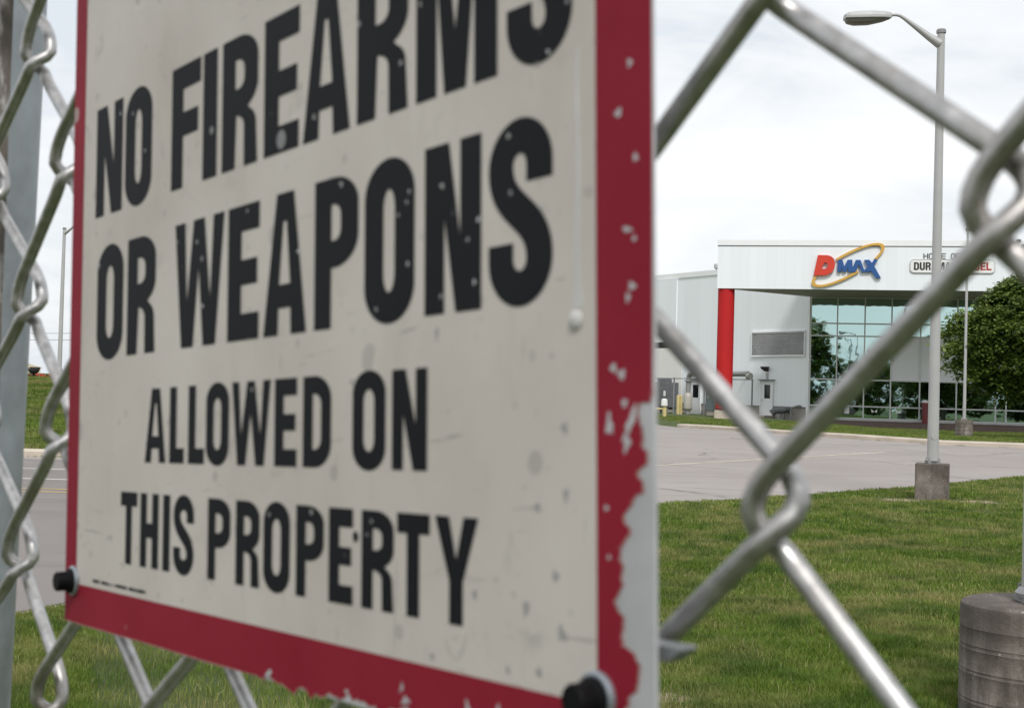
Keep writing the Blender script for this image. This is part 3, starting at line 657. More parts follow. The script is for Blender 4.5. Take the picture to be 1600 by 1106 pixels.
for bx, by in ((-241.2, -51.6), (-12.4, -51.2), (-241.2, TOP - 14), (-12.4, TOP - 14)):
    b = MB().lathe([(.0034, .0012), (.0034, .0019), (.0030, .0022), (.0027, .0024), (.0027, .0050), (.0024, .0054)], (bx / 1000, by / 1000, 0), 20).build('bolt', M['black'], sign)
    MB().lathe([(.0042, .0002), (.0042, .0008), (.0037, .00115), (.0028, .00115)], (bx / 1000, by / 1000, 0), 28).build('washer', M['washer'], b)

# ------------------------------------------------------------------ chain link fence right in front of the camera
PF = EYE + ray(1215, 553) * .2
rf = Vector((.61081189, -.79177575, 0)); nf = Vector((-.79177575, -.61081189, 0))
fence = thing('chain_link_fence', 'galvanised chain link fence with round post that carries the warning sign', 'fence')
fm = Matrix((rf, nf, Vector((0, 0, 1)))).transposed().to_4x4(); fm.translation = (PF.x, PF.y, 0)
fence.matrix_world = fm                         # x along the fence (towards the near right), y towards the camera, z up
Z0 = PF.z * 1000
def col_s(k): return -35.5 * k if -1.5 < k <= 8 else ((-314.7 if k == 9 else -320 - 36 * (k - 9)) if k > 8 else -33.7 * k)
def col_b(k): return 79.4 + .13 * min(max(k, -2), 9)
def node_h(k, j2): return -22.4 + col_b(k) * j2 / 2.0     # j2 has the parity of k
DEL, EPS, WR = 2.7, 2.0, 1.72
BENT = {(-1, 2): -3.2, (-1, -1): -5.0}             # two bends of the nearest wire pulled out of line
def wire_path(k, j_lo, j_hi):
    """one wire of the mesh, zigzagging between column k+1 (far, left) and column k (near, right)"""
    pts = []
    jit = lambda: random.gauss(0, .5)
    DEL, EPS, e = (2.7, 2.0, .15) if k < 5 else (3.3, 2.9, .26)
    corners = []
    for j2 in range(j_lo, j_hi):
        if (j2 - k) % 2 == 0: corners.append((col_s(k) + DEL + jit() * .5, node_h(k, j2) + jit() + (2.0 if k < 5 else 0) + BENT.get((k, j2), 0), 'R'))
        else: corners.append((col_s(k + 1) - DEL + jit() * .5, node_h(k + 1, j2) + jit() + BENT.get((k, j2), 0), 'L'))
    seg = 22
    for (x0, z0, s0), (x1, z1, s1) in zip(corners[:-1], corners[1:]):
        for i in range(seg):
            u = i / seg; c = 1 - math.cos(math.pi * u)
            # straight legs with short rounded bends; going up from right to left lies behind, from left to right in front
            if u < e: q = .5 * u * u / e
            elif u > 1 - e: q = (1 - e) - .5 * (1 - u) ** 2 / e
            else: q = u - e / 2
            q /= (1 - e)
            side = -1 if s0 == 'R' else 1
            d = min(u, 1 - u); dep = EPS if u < .85 else EPS * math.cos(math.pi * (u - .85) / .15)
            pts.append((x0 + (x1 - x0) * q, side * dep, z0 + (z1 - z0) * u))
    return [Vector((a / 1000, b / 1000, (Z0 + c) / 1000)) for a, b, c in pts]
wm = MB()
for k in range(-22, 46):
    near = -3 <= k <= 14
    lo, hi = (-34, 14)
    p = wire_path(k, lo, hi)
    wm.tube(p if near else p[::2], (WR if k < 5 else 1.9) / 1000, 12 if near else 6)
wm.build('wire_mesh', M['wire'], fence)
MB().box(-.402, -.371, -.0095, -.0050, .05, 2.15).build('tension_bar', M['rusty'], fence)
def post(s, lean, d=-.0355):
    mb = MB(); mb.tube([(s + lean * (z - 1.65), d, z) for z in (-.3, .4, 1.1, 1.65, 2.25)], .030, 40)
    mb.lathe([(.0325, 2.25), (.0325, 2.275), (.026, 2.30), (.010, 2.312)], (s + lean * .6, d, 0), 32)
    return mb.build('fence_post', M['post'], fence)
post(-.512, .046); post(2.2, 0.0); post(-1.68, 0.0)
MB().tube([(-1.68, -.0255, 2.19), (2.3, -.0255, 2.19)], .021, 20).build('top_rail', M['post'], fence)
MB().tube([(-1.68, -.0045, .06), (2.3, -.0045, .06)], .002, 8).build('tension_wire', M['wire'], fence)
# flat clip holding the sign, sticking out past its right edge
cl = MB().add([(-.012, 0, -.0062), (.0024, 0, -.0062), (.0030, 0, -.0022), (-.012, 0, -.0022), (-.012, -.0026, -.0062), (-.0004, -.0024, -.0062), (.0004, -.0024, -.0022), (-.012, -.0026, -.0022), (.0024, -.0006, -.0062), (.0030, -.0006, -.0022)], [(0, 3, 2, 1), (4, 5, 6, 7), (3, 7, 6, 9, 2), (0, 1, 8, 5, 4), (1, 2, 9, 8), (8, 9, 6, 5), (0, 4, 7, 3)])
clo = cl.build('clip', M['galv_thin'], sign, bevel=.0002); clo.location = (0, -.0421, 0)

# ------------------------------------------------------------------ lamp posts on concrete pedestals
def lamp_post(name, label, x, y, rz, ped_r, ped_h, group, square=False, mat='concrete', height=7.27, prad=.095):
    t = thing(name, label, 'street lamp', (x, y, zg(x, y)), rz, group)
    pd = MB()
    prof = [(ped_r, -.3)]
    z = .02
    prof += [(ped_r, ped_h - .05), (ped_r - .012, ped_h - .012), (ped_r - .045, ped_h)]
    # form rings left by the casting tube
    rings = [ped_h * q for q in (.18, .215, .42, .455, .62, .66, .80)]
    prof = [(ped_r, -.3)]
    for q in sorted(rings): prof += [(ped_r, q - .006), (ped_r + .0022, q), (ped_r, q + .006)]
    prof += [(ped_r, ped_h - .03), (ped_r - .006, ped_h - .012), (ped_r - .028, ped_h)]
    if square:
        pd.box(-ped_r, ped_r, -ped_r, ped_r, -.3, ped_h); p = pd.build('pedestal', M[mat], t, bevel=.012); p.rotation_euler = (0, 0, R(-19))
    else:
        pd.lathe(prof, n=64); p = pd.build('pedestal', M[mat], t)
    base = MB(); base.prism([(.15 * math.cos(a), .15 * math.sin(a)) for a in [R(45 + 90 * k) for k in range(4)]], ped_h, ped_h + .03)
    bp = base.build('base_plate', M['steel_dark'], t, bevel=.004)
    for k in range(4):
        a = R(45 + 90 * k); MB().lathe([(.022, ped_h + .03), (.022, ped_h + .055), (.012, ped_h + .06), (.012, ped_h + .09)], (.115 * math.cos(a), .115 * math.sin(a), 0), 6, smooth=False).build('anchor_bolt', M['steel_dark'], bp)
    sk = MB().lathe([(prad + .03, ped_h + .031), (prad + .032, ped_h + .05), (prad + .012, ped_h + .075), (prad + .004, ped_h + .08)], n=32); sk.build('base_cover', M['steel_dark'], t)
    zt = ped_h + height
    MB().lathe([(prad, ped_h + .03), (prad * .9, ped_h + 2), (prad * .66, zt)], n=32).build('pole', M['steel'], t)
    MB().lathe([(prad * .66 + .018, zt - .02), (prad * .66 + .018, zt + .03), (prad * .66, zt + .05)], n=32).build('pole_cap', M['steel_dark'], t)
    MB().lathe([(.0, 0), (.055, 0), (.06, .02), (.0, .022)], (0, -prad * 1.0, ped_h + .45), 20, 'y').build('hand_hole_cover', M['steel'], t)
    ar = MB(); pts = [(-.02, 0, zt - .20), (-.2, 0, zt - .09), (-.45, 0, zt + .09), (-.62, 0, zt + .21), (-.70, 0, zt + .258), (-.77, 0, zt + .272), (-.92, 0, zt + .262)]
    ar.tube(pts, [.085, .062, .044, .032, .028, .026, .026], 16); ar.build('arm', M['steel'], t)
    hd = MB(); secs = []
    for u, wd, zt_, zb in [(0, .035, .035, -.03), (.04, .085, .05, -.045), (.18, .14, .062, -.052), (.45, .165, .070, -.055), (.75, .16, .066, -.055), (.92, .14, .055, -.05), (1, .11, .035, -.045)]:
        secs.append([(-.84 - .80 * u, s * wd, zt + .25 + z_ - .035 * u) for s, z_ in ((-1, zb), (-1, zb + .045), (-.72, zt_), (.72, zt_), (1, zb + .045), (1, zb))])
    v = [p for s_ in secs for p in s_]; n = 6; f = [(i * n + k, i * n + (k + 1) % n, (i + 1) * n + (k + 1) % n, (i + 1) * n + k) for i in range(len(secs) - 1) for k in range(n)] + [tuple(range(n)), tuple((len(secs) - 1) * n + k for k in range(n))]
    hd.add(v, f); h_ = hd.build('lamp_head', M['steel'], t, bevel=.008)
    ln = MB(); secs = []
    for u, wd, dz in [(.08, .05, .01), (.2, .10, .045), (.5, .135, .095), (.8, .13, .10), (.95, .10, .07), (.99, .06, .02)]:
        secs.append([(-.84 - .80 * u, wd * math.cos(q), zt + .25 - .0555 - .035 * u - dz * max(0, math.sin(q))) for q in [math.pi * k / 8 for k in range(9)]])
    v = [p for s_ in secs for p in s_]; n = 9; f = [(i * n + k, i * n + k + 1, (i + 1) * n + k + 1, (i + 1) * n + k) for i in range(len(secs) - 1) for k in range(n - 1)] + [tuple(range(n)), tuple((len(secs) - 1) * n + k for k in range(n))]
    ln.add(v, f, True); ln.build('lens', M['lens'], h_)
    return t
M['lens'] = plain('grey_lamp_lens', (.20, .185, .17), .25, 0, .1, 6)
GL = 'grey lamp posts on concrete pedestals'
lamp_post('street_lamp', 'grey lamp post with one arm on a stained square block at the lawn edge', LAMP_A.x, LAMP_A.y, 0, .268, .60, GL, square=True, mat='concrete_dark')
lamp_post('street_lamp', 'nearest lamp post, on a big round concrete pedestal in the lower right corner', PED_B.x, PED_B.y, R(-4), .395, .608, GL, mat='concrete_dark')
pc = at(1506, 684, 52.5)
lamp_post('street_lamp', 'slim pale lamp post partly behind the tree, on a squat pedestal near the far kerb', pc.x, pc.y, R(-115), .32, .62, GL, prad=.062, height=7.3)
pl_ = at(92, 600, 62)
lamp_post('street_lamp', 'distant lamp post on the grassy bank just left of the sign', pl_.x, pl_.y, R(165), .3, .25, GL, prad=.10, height=6.25)

# ------------------------------------------------------------------ the factory
O = Vector((10.55, 73, 0)); YAW = R(-13)
eB = Vector((math.cos(YAW), math.sin(YAW), 0)); bB = Vector((-math.sin(YAW), math.cos(YAW), 0))
bld = thing('factory_building', 'low white factory with overhanging canopy, red column, teal glass front and company signs', 'building', O, YAW)
def face(x, y, b):                                # photograph point on the vertical plane b metres behind the fascia
    P = hit(x, y, O + bB * b, bB) - O; return P.dot(eB), P.z
GB = 6.2; GA = face(1263, 600, GB)[0]
ZF0, ZF1, ZR = 7.27, 9.78, 9.0
END = 46.0
# canopy
MB().box(0, END, 0, .25, ZF0, ZF1 - .28).build('fascia', M['clad'], bld)
MB().box(-.03, END, -.035, .28, ZF1 - .28, ZF1).build('coping', M['trim'], bld)
MB().box(-.01, END, -.008, .26, ZF1 - .325, ZF1 - .281).build('painted_shadow_strip', M['painted_shadow'], bld)  # dark strip painted in as the shadow line under the coping
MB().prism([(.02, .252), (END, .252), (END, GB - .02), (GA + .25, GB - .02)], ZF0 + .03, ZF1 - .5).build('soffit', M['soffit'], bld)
cm = MB().lathe([(.43, 1.0), (.43, 4.2), (.436, 4.2005), (.436, 4.245), (.43, 4.2455), (.43, ZF0 + .02)], (.45, .47, 0), 48); cl_ = cm.build('column', M['red'], bld)
MB().lathe([(.45, .95), (.45, 1.02)], (.45, .47, 0), 48).build('column_collar', M['near_black'], cl_)
gz = zg(O.x, O.y)
MB().box(.0, .90, .02, .92, gz - .3, .95).build('column_base', M['kerb'], cl_, bevel=.03)
# main side wall, running back to the left; its own frame: x right, y inwards
WD = Vector((.509, -.861, 0)).normalized(); WI = Vector((.861, .509, 0)).normalized(); WO = O + eB * GA + bB * GB
wyaw = math.atan2(WD.y, WD.x) - YAW
def wall(x, y, off=0.0):
    P = hit(x, y, WO - WI * off, WI) - WO; return P.dot(WD), P.z
def wpart(mb, name, mat, parent=bld, bevel=0):
    o = mb.build(name, M[mat], parent, bevel)
    if parent == bld: o.location = (GA, GB, 0); o.rotation_euler = (0, 0, wyaw)
    return o
LEN = 75
wpart(MB().box(-LEN, 0, 0, .3, 1.18, ZR), 'side_wall', 'clad_wall')
wpart(MB().box(-LEN, .02, -.05, .35, ZR, ZR + .32), 'side_coping', 'trim')
wpart(MB().box(-LEN, 0, .02, .32, -.2, 1.18), 'plinth', 'block')
wpart(MB().box(-LEN, 0, -.03, .02, 1.15, 1.21), 'drip_flashing', 'steel_dark')
wpart(MB().box(-.10, .06, -.06, .3, .3, ZR), 'corner_trim', 'trim')
MB().box(GA + .1, END, GB + .2, GB + 30, ZF0 - .2, ZF1 - .6).build('roof_block', M['clad'], bld)
# overhanging upper wall far left with a dark band painted as the shade beneath it
u0, _ = wall(1058, 535); 
wpart(MB().box(-LEN, u0, -.14, -.02, wall(1040, 534, .45)[1], ZR - .05), 'overhanging_wall', 'clad_wall')
wpart(MB().box(-LEN, u0 + .6, -.06, -.01, 1.2, wall(1040, 534, .45)[1] - .38), 'lower_wall', 'cream')
wpart(MB().box(-LEN, u0 + .3, -.04, -.005, wall(1040, 534, .45)[1] - .37, wall(1040, 534, .45)[1] - .002), 'painted_shade_band', 'near_black')  # shade under the overhang, put in as a dark band
# louver
(lx0, lz1), (lx1, lz0) = wall(1176.5, 520.8), wall(1257.5, 554.5)
lm = MB().box(lx0 - .06, lx1 + .06, -.09, 0, lz1, lz1 + .09); lm.box(lx0 - .06, lx1 + .06, -.09, 0, lz0 - .09, lz0); lm.box(lx0 - .06, lx0, -.09, 0, lz0, lz1); lm.box(lx1, lx1 + .06, -.09, 0, lz0, lz1)
lo = wpart(lm, 'louver_frame', 'trim')
nb = 11; bl = MB()
for i in range(nb):
    z = lz0 + (lz1 - lz0) * (i + .5) / nb; hh = (lz1 - lz0) / nb
    bl.add([(lx0, -.075, z - hh * .42), (lx1, -.075, z - hh * .42), (lx1, -.005, z + hh * .30), (lx0, -.005, z + hh * .30), (lx0, -.075, z - hh * .30), (lx1, -.075, z - hh * .30), (lx1, -.005, z + hh * .42), (lx0, -.005, z + hh * .42)], [(0, 1, 2, 3), (4, 7, 6, 5), (0, 4, 5, 1), (2, 6, 7, 3), (0, 3, 7, 4), (1, 5, 6, 2)])
bl.build('louver_blades', M['louver'], lo)
MB().box(lx0, lx1, -.004, -.001, lz0, lz1).build('dark_backing', M['near_black'], lo)
def door(px0, px1, py0, py1, wx0, wx1, wy0, wy1, handle_left):
    x0, z1 = wall(px0, py0); x1, z0 = wall(px1, py1); z0 = min(z0, zg(*(WO + WD * x0).xy[:]) + .12)
    d = wpart(MB().box(x0, x1, -.07, -.005, z0, z1), 'door', 'trim', bevel=.01)
    a0, b1 = wall(wx0, wy0); a1, b0 = wall(wx1, wy1)
    MB().box(a0, a1, -.078, -.071, b0, b1).build('door_window', M['dark_glass'], d)
    fr = MB().box(x0 - .10, x0 - .001, -.10, -.005, z0, z1 + .1); fr.box(x1 + .001, x1 + .10, -.10, -.005, z0, z1 + .1); fr.box(x0, x1, -.10, -.005, z1 + .004, z1 + .1); fr.build('door_frame', M['trim'], d)
    MB().box(x0 - .2, x1 + .2, -.22, -.006, z1 + .13, z1 + .18).build('drip_cap', M['steel_dark'], d)
    hx = x0 + .09 if handle_left else x1 - .09
    MB().tube([(hx, -.07, z0 + .92), (hx, -.13, z0 + .92), (hx + .12, -.13, z0 + .92)], .014, 8).build('door_handle', M['steel_dark'], d)
    return d
door(1191.5, 1206.5, 597.5, 650, 1196, 1204.5, 601, 622.5, True)
door(1080.5, 1094, 597, 647, 1084.5, 1092.5, 601, 621, False)
def wall_lamp(px, py):
    x, z = wall(px, py)
    o = wpart(MB().box(x - .14, x + .14, -.06, -.005, z - .10, z + .16), 'wall_lamp', 'steel_dark', bevel=.01)
    MB().add([(x - .2, -.06, z + .16), (x + .2, -.06, z + .16), (x + .2, -.38, z + .14), (x - .2, -.38, z + .14), (x - .14, -.06, z - .12), (x + .14, -.06, z - .12), (x + .17, -.33, z + .02), (x - .17, -.33, z + .02)], [(0, 1, 2, 3), (4, 7, 6, 5), (0, 4, 5, 1), (3, 2, 6, 7), (0, 3, 7, 4), (1, 5, 6, 2)]).build('lamp_shade', M['near_black'], o)
wall_lamp(1199, 577); wall_lamp(1087, 577)
xx, zz = wall(1199, 587); wpart(MB().box(xx - .10, xx + .10, -.025, -.005, zz - .18, zz + .18), 'number_plate', 'steel')
# glass front
mull_low = [1263.5, 1306.5, 1349.5, 1391.5, 1437, 1494.5, 1556, 1572.5, 1640, 1700]
ZS = face(1400, 655.5, GB)[1]; Z1 = face(1400, 636.5, GB)[1]; Z2 = face(1400, 595, GB)[1]; Z3 = face(1350, 525.5, GB)[1]; Z4 = face(1350, 506, GB)[1]; Z5 = ZF0 + .02
A = [face(x, 600, GB)[0] for x in mull_low]
A[0] = GA + .06
while A[-1] < END - 2: A.append(A[-1] + 1.9)
gl = MB().box(A[0], A[-1], -.0, .1, ZS - .10, ZS)     # sill
g_front = gl.build('curtain_wall', M['frame'], bld); g_front.location = (0, GB, 0)
fr = MB(); T = .036
ZL = [ZS, Z1, Z2, Z3, Z4, Z5]
for a in A: fr.box(a - T, a + T, -.05, .08, ZS, Z5)
for z in ZL:
    for a0, a1 in zip(A[:-1], A[1:]): fr.box(a0 + T, a1 - T, -.047, .08, z - T, z + T)
fr.build('mullions', M['frame'], g_front)
for i, (a0, a1) in enumerate(zip(A[:-1], A[1:])):
    for j, (z0, z1) in enumerate(zip(ZL[:-1], ZL[1:])):
        spandrel = j == 2 and i in (3, 4, 5, 6, 7)
        if a0 > 17.5 and (i + j) % 1 == 0 and j > 0: 
            if j != 1: continue
            z1 = ZL[-1]
        ca, cz = (a0 + a1) / 2, (z0 + z1) / 2; hw, hz = (a1 - a0) / 2 - T, (z1 - z0) / 2 - T
        p = MB().box(-hw - .015, hw + .015, 0, .02, -hz - .015, hz + .015).build('spandrel_panel' if spandrel else 'glass_pane', M['panel' if spandrel else 'glass'], g_front)
        p.location = (ca, .02, cz)
        if not spandrel: p.rotation_euler = (R(random.uniform(-.10, .10)), 0, R(random.uniform(-.12, .12)))
MB().box(GA + .1, END, .16, .3, 0, Z5).build('back_wall', M['near_black'], g_front)
MB().box(GA + .0, END, -.02, .14, 0, ZS - .10).build('base_course', M['block'], g_front)
# paper notices on the lower panes
for x, y, w_, h_ in ((1323, 639, .13, .24), (1305.5, 641, .10, .14)):
    a, z = face(x, y, GB); MB().box(a - w_, a + w_, -.012, -.006, z - h_, z + h_).build('paper_notice', M['sign_plate'], g_front)
for x, y in ((1366, 642), (1404, 643)):
    a, z = face(x, y, GB); nb_ = MB()
    for s in (-1, 1): nb_.add([(a, -.01, z - .03), (a + s * .17, -.01, z + .1), (a + s * .13, -.01, z - .1), (a, -.014, z - .03), (a + s * .17, -.014, z + .1), (a + s * .13, -.014, z - .1)], [(0, 1, 2), (3, 5, 4), (0, 3, 4, 1), (1, 4, 5, 2), (2, 5, 3, 0)])
    nb_.build('white_decal', M['sign_plate'], g_front)
# company emblem on the fascia: red D, blue MAX, gold swoosh ring (outline points in 1/11.06 px of the photograph)
def lg(x, y, d=0.0):
    a, z = face(1260 + x / 11.06, 360 + y / 11.06, 0); return (a, -.02 - d, z)
emblem = MB(); flat_shape(emblem, [(200, 432), (370, 436), (430, 455), (475, 495), (497, 560), (492, 625), (470, 690), (420, 745), (350, 775), (290, 782), (125, 782)], [[(315, 560), (345, 562), (365, 585), (368, 620), (355, 650), (325, 668), (268, 668), (290, 600)]], lg, .16)
em = emblem.build('emblem', M['logo_red'], bld)
bl = MB()
flat_shape(bl, [(545, 512), (622, 512), (655, 625), (712, 512), (792, 512), (800, 640), (855, 515), (935, 515), (1000, 690), (1050, 640), (1060, 640), (1000, 515), (1085, 512), (1130, 565), (1175, 500), (1228, 520), (1165, 612), (1285, 825), (1205, 830), (1115, 705), (1090, 722), (950, 724), (905, 590), (850, 722), (725, 724), (718, 640), (690, 722), (632, 722), (600, 640), (600, 722), (535, 722)], [], lg, .14)
bl.build('blue_letters', M['logo_blue'], em)
ring = MB()
cxr, czr, aa, bb, ro = 720, 603, 709, 199, R(-28.5)
def rp(q, k): 
    u, v = aa * k[0] * math.cos(q), bb * k[1] * math.sin(q)
    return (cxr + u * math.cos(ro) - v * math.sin(ro), czr + u * math.sin(ro) + v * math.cos(ro))
def arc(q0, q1, n=40):
    o_, i_ = [], []
    for k in range(n + 1):
        q = R(q0 + (q1 - q0) * k / n); wgt = .5 + .5 * abs(math.cos(q))
        o_.append(rp(q, (1.0, 1.0))); i_.append(rp(q, (1 - .088 * wgt, 1 - .20)))
    return o_ + i_[::-1]
flat_shape(ring, arc(-101, 47), [], lg, .10); flat_shape(ring, arc(82, 214), [], lg, .10)
ring.build('gold_ring', M['logo_gold'], em)
# two-line company panel
def wordrow(mb, words, x0, x1, ytop, ybot, fn, slant=0):
    """fit a string of capitals between two photograph columns"""
    H = 1.0; wd = {'I': .27, 'M': .86, 'W': .95, ' ': .34}
    tot = sum(wd.get(c, .60) + .09 for c in words) - .09; k = (x1 - x0) / tot; x = 0
    for c in words:
        wc = wd.get(c, .60)
        if c != ' ':
            for o_, hs in glyph(c, wc, 1.0, fn['t'], fn['h']):
                flat_shape(mb, o_, hs, lambda u, v, d: (lambda q: (q[0], -.012 - fn['z'] - d, q[1]))(face(x0 + (x + u) * k, ybot + (ytop - ybot) * v, 0)), .015)
        x += wc + .09
a0, z0 = face(1422.5, 425.5, 0); a1, z1 = face(1554, 407, 0)
pn = MB(); pts = roundbox(a0, a1, z0, z1, .18, .18); flat_shape(pn, pts, [], lambda x, y, d: (x, -.012 - d, y), .05)
plate = pn.build('name_panel', M['sign_plate'], bld)
pr = MB(); flat_shape(pr, roundbox(a0 - .03, a1 + .03, z0 - .03, z1 + .03, .2, .2), [pts], lambda x, y, d: (x, -.010 - d, y), .06); pr.build('panel_rim', M['steel'], plate)
tx = MB(); wordrow(tx, 'DURAMAX', 1428, 1494, 410, 422, dict(t=.20, h=.17, z=.052)); tx.build('black_lettering', M['ink'], plate)
tx = MB(); wordrow(tx, 'DIESEL', 1500, 1549, 410.4, 422.4, dict(t=.20, h=.17, z=.052)); tx.build('red_lettering', M['ink_red'], plate)
for wd_, xa, xb in (('HOME', 1443, 1478), ('OF', 1486, 1499), ('THE', 1507, 1533)):
    tx = MB(); wordrow(tx, wd_, xa, xb, 396, 404.5, dict(t=.11, h=.10, z=0)); tx.build('upper_lettering', M['ink'], plate)
# twin floodlight at the far right of the fascia
a, z = face(1597, 393, 0)
fl_ = MB().box(a - .05, a + .5, -.10, 0, z - .28, z + .30).build('floodlight', M['steel_dark'], bld)
for dz in (.16, -.17): MB().lathe([(.10, -.36), (.17, -.34), (.17, -.12), (.10, -.10)], (a + .05, 0, z + dz), 20, 'y').build('lamp_shade', M['near_black'], fl_)
a, z = face(1591, 377, 0); MB().box(a - .10, a + .10, -.30, -.04, z - .04, z + .06).build('security_camera', M['near_black'], bld, bevel=.02)
# roof vent seen over the side wall
x_, z_ = wall(1106, 424); P = WO + WD * x_ + WI * 1.2
wpart(MB().lathe([(.10, ZR - .3), (.10, ZR + .5), (.19, ZR + .52), (.19, ZR + .72), (.12, ZR + .8)], (x_ , .7, 0), 16), 'roof_vent', 'steel')
# planting strip
mv, mf = [], []; NA, NB = 90, 12
for ia in range(NA + 1):
    a = GA + .25 + (40 - GA - .25) * ia / NA
    for ib in range(NB + 1):
        fr_ = ib / NB; b = (2.3 + .35 * math.sin(a * .8) + .2 * math.sin(a * 2.3)) * (1 - fr_) + (GB - .03) * fr_
        P = O + eB * a + bB * b; g = zg(P.x, P.y)
        mv.append((P.x, P.y, g - .03 + (ZS - .13 - g + .03) * math.sin(fr_ * math.pi / 2) ** .8 + random.uniform(-.025, .025) * (0 < ib < NB)))
for ia in range(NA):
    for ib in range(NB): k = ia * (NB + 1) + ib; mf.append((k, k + 1, k + NB + 2, k + NB + 1))
mb = MB(); mb.add(mv, mf); tag(mb.build('mulch_bed', M['mulch']), 'dark bark mulch banked along the foot of the glass front', 'mulch', kind='stuff')

# ------------------------------------------------------------------ service yard beside the building
def W3(px, py, off): 
    x, z = wall(px, py, off); return WO - WI * off + WD * x + Vector((0, 0, z))
yard_rot = math.atan2(WD.y, WD.x)
# large lagged pipe: riser, elbow, horizontal run behind the column
off = 1.1
p1 = W3(1074.5, 644, off); p2 = W3(1074.5, 600, off); p3 = W3(1080, 583.5, off); p4 = W3(1169, 587.5, off)
pipe = thing('ventilation_pipe', 'fat grey vent pipe rising and bending along the white wall behind the red column', 'pipe', (p1.x, p1.y, zg(p1.x, p1.y)))
b0 = Vector(pipe.location)
pt = lambda P: tuple(P - b0)
bend = [p2 + (p3 - p2) * 0 + Vector((0, 0, (p3.z - p2.z) * (1 - math.cos(q)))) * 0 for q in (0,)]
top = p3.z; hor = (p4 - p3); hor.z = 0; hd_ = hor.normalized(); rb = .34
riser = [Vector((p1.x, p1.y, z)) for z in (b0.z - .1, top - 1.0, top - rb)]
arc_ = [Vector((p1.x, p1.y, top - rb)) + hd_ * rb * (1 - math.cos(q)) + Vector((0, 0, rb * math.sin(q))) for q in [math.pi / 2 * k / 8 for k in range(1, 9)]]
run = [Vector((p1.x, p1.y, top)) + hd_ * (rb + 3.0), Vector((p4.x, p4.y, top))]
pr_ = MB().tube([pt(P) for P in riser + arc_ + run], .155, 20); pr_.build('pipe_run', M['pipe'], pipe)
MB().lathe([(.16, .2), (.26, .35), (.27, 1.1), (.2, 1.25), (.16, 1.3)], (0, 0, 0), 24).build('silencer_drum', M['pale_pipe'], pipe)
MB().lathe([(.21, 1.98), (.24, 2.0), (.24, 2.06), (.21, 2.08)], (0, 0, 0), 24).build('flange', M['pipe'], pipe)
MB().tube([pt(p4 - hd_ * .02), pt(p4 + hd_ * .22)], .19, 20).build('end_collar', M['pale_pipe'], pipe)
MB().tube([pt(Vector((p1.x, p1.y, b0.z + .35))), pt(Vector((p1.x, p1.y, b0.z + .35)) - hd_ * 2.4)], .10, 14).build('low_pipe', M['pipe'], pipe)
for q in (2.2, 4.2): 
    s_ = Vector((p1.x, p1.y, top)) + hd_ * q; MB().tube([pt(s_), pt(s_ + WI * 1.1)], .04, 8).build('bracket', M['steel_dark'], pipe)
# condenser
c0 = W3(1034, 628, 2.0); gz_ = zg(c0.x, c0.y)
cu = thing('condenser_unit', 'dark grey boxy outdoor unit beside the white factory wall', 'air conditioner', (c0.x, c0.y, gz_), yard_rot)
hC = W3(1034, 597, 2.0).z - gz_
MB().box(-1.1, .62, -.1, .8, .35, hC).build('casing', M['unit'], cu, bevel=.03)
gr = MB()
for i in range(9): gr.box(-.95, .45, -.135, -.101, .55 + i * (hC - .85) / 9, .60 + i * (hC - .85) / 9)
gr.build('grille', M['steel_dark'], cu)
st = MB(); [st.box(x, x + .1, y, y + .1, -.1, .35) for x in (-1.0, .45) for y in (0, .6)]; st.build('stand', M['steel_dark'], cu)
MB().box(-.7, .2, .1, .6, hC + .001, hC + .22).build('fan_guard', M['unit'], cu, bevel=.03)
MB().box(.40, .55, -.19, -.137, hC * .55, hC * .72).build('gauge', M['sign_plate'], cu)
# electrical cabinet
c1 = W3(1109.5, 637, .45); g1 = zg(c1.x, c1.y)
cb = thing('electrical_cabinet', 'tall grey green metal cabinet just left of the red column', 'cabinet', (c1.x, c1.y, g1), yard_rot)
MB().box(-.22, .42, -.2, .25, .3, W3(1109, 606, .45).z - g1).build('casing', M['cabinet'], cb, bevel=.02)
MB().box(.02, .06, -.225, -.201, 1.0, 1.25).build('latch', M['sign_plate'], cb); MB().box(-.15, .35, -.15, .2, -.1, .3).build('foot', M['block'], cb)
# bollards and rail
def bollard(px, py, Yd, top_px, label, rail=False):
    P = at(px, py, Yd); g = zg(P.x, P.y); h = at(px, top_px, Yd).z - g
    t = thing('bollard', label, 'bollard', (P.x, P.y, g), 0, 'yellow steel bollards by the service yard')
    MB().lathe([(.095, -.2), (.095, h - .06), (.08, h - .02), (.03, h)], n=20).build('post', M['yellow'], t)
    MB().lathe([(.11, -.05), (.11, .03)], n=20).build('collar', M['steel_dark'], t)
    if rail:
        MB().tube([(-.08, 0, h * .72), (-1.9, .2, h * .72)], .05, 12).build('rail', M['yellow'], t)
        MB().lathe([(.16, h + .001), (.17, h + .05), (.15, h + .32), (.05, h + .36)], (-.02, 0, 0), 20).build('cap', M['sign_plate'], t)
    return t
bollard(1038, 658, 70, 634, 'yellow bollard with side rail and white cap at the left end of the yard', True)
bollard(1059.5, 642, 78, 617, 'yellow bollard standing left of the fat grey vent pipe')
bollard(1063.5, 642, 78.2, 617, 'thin yellow bollard between the other bollard and the vent pipe')
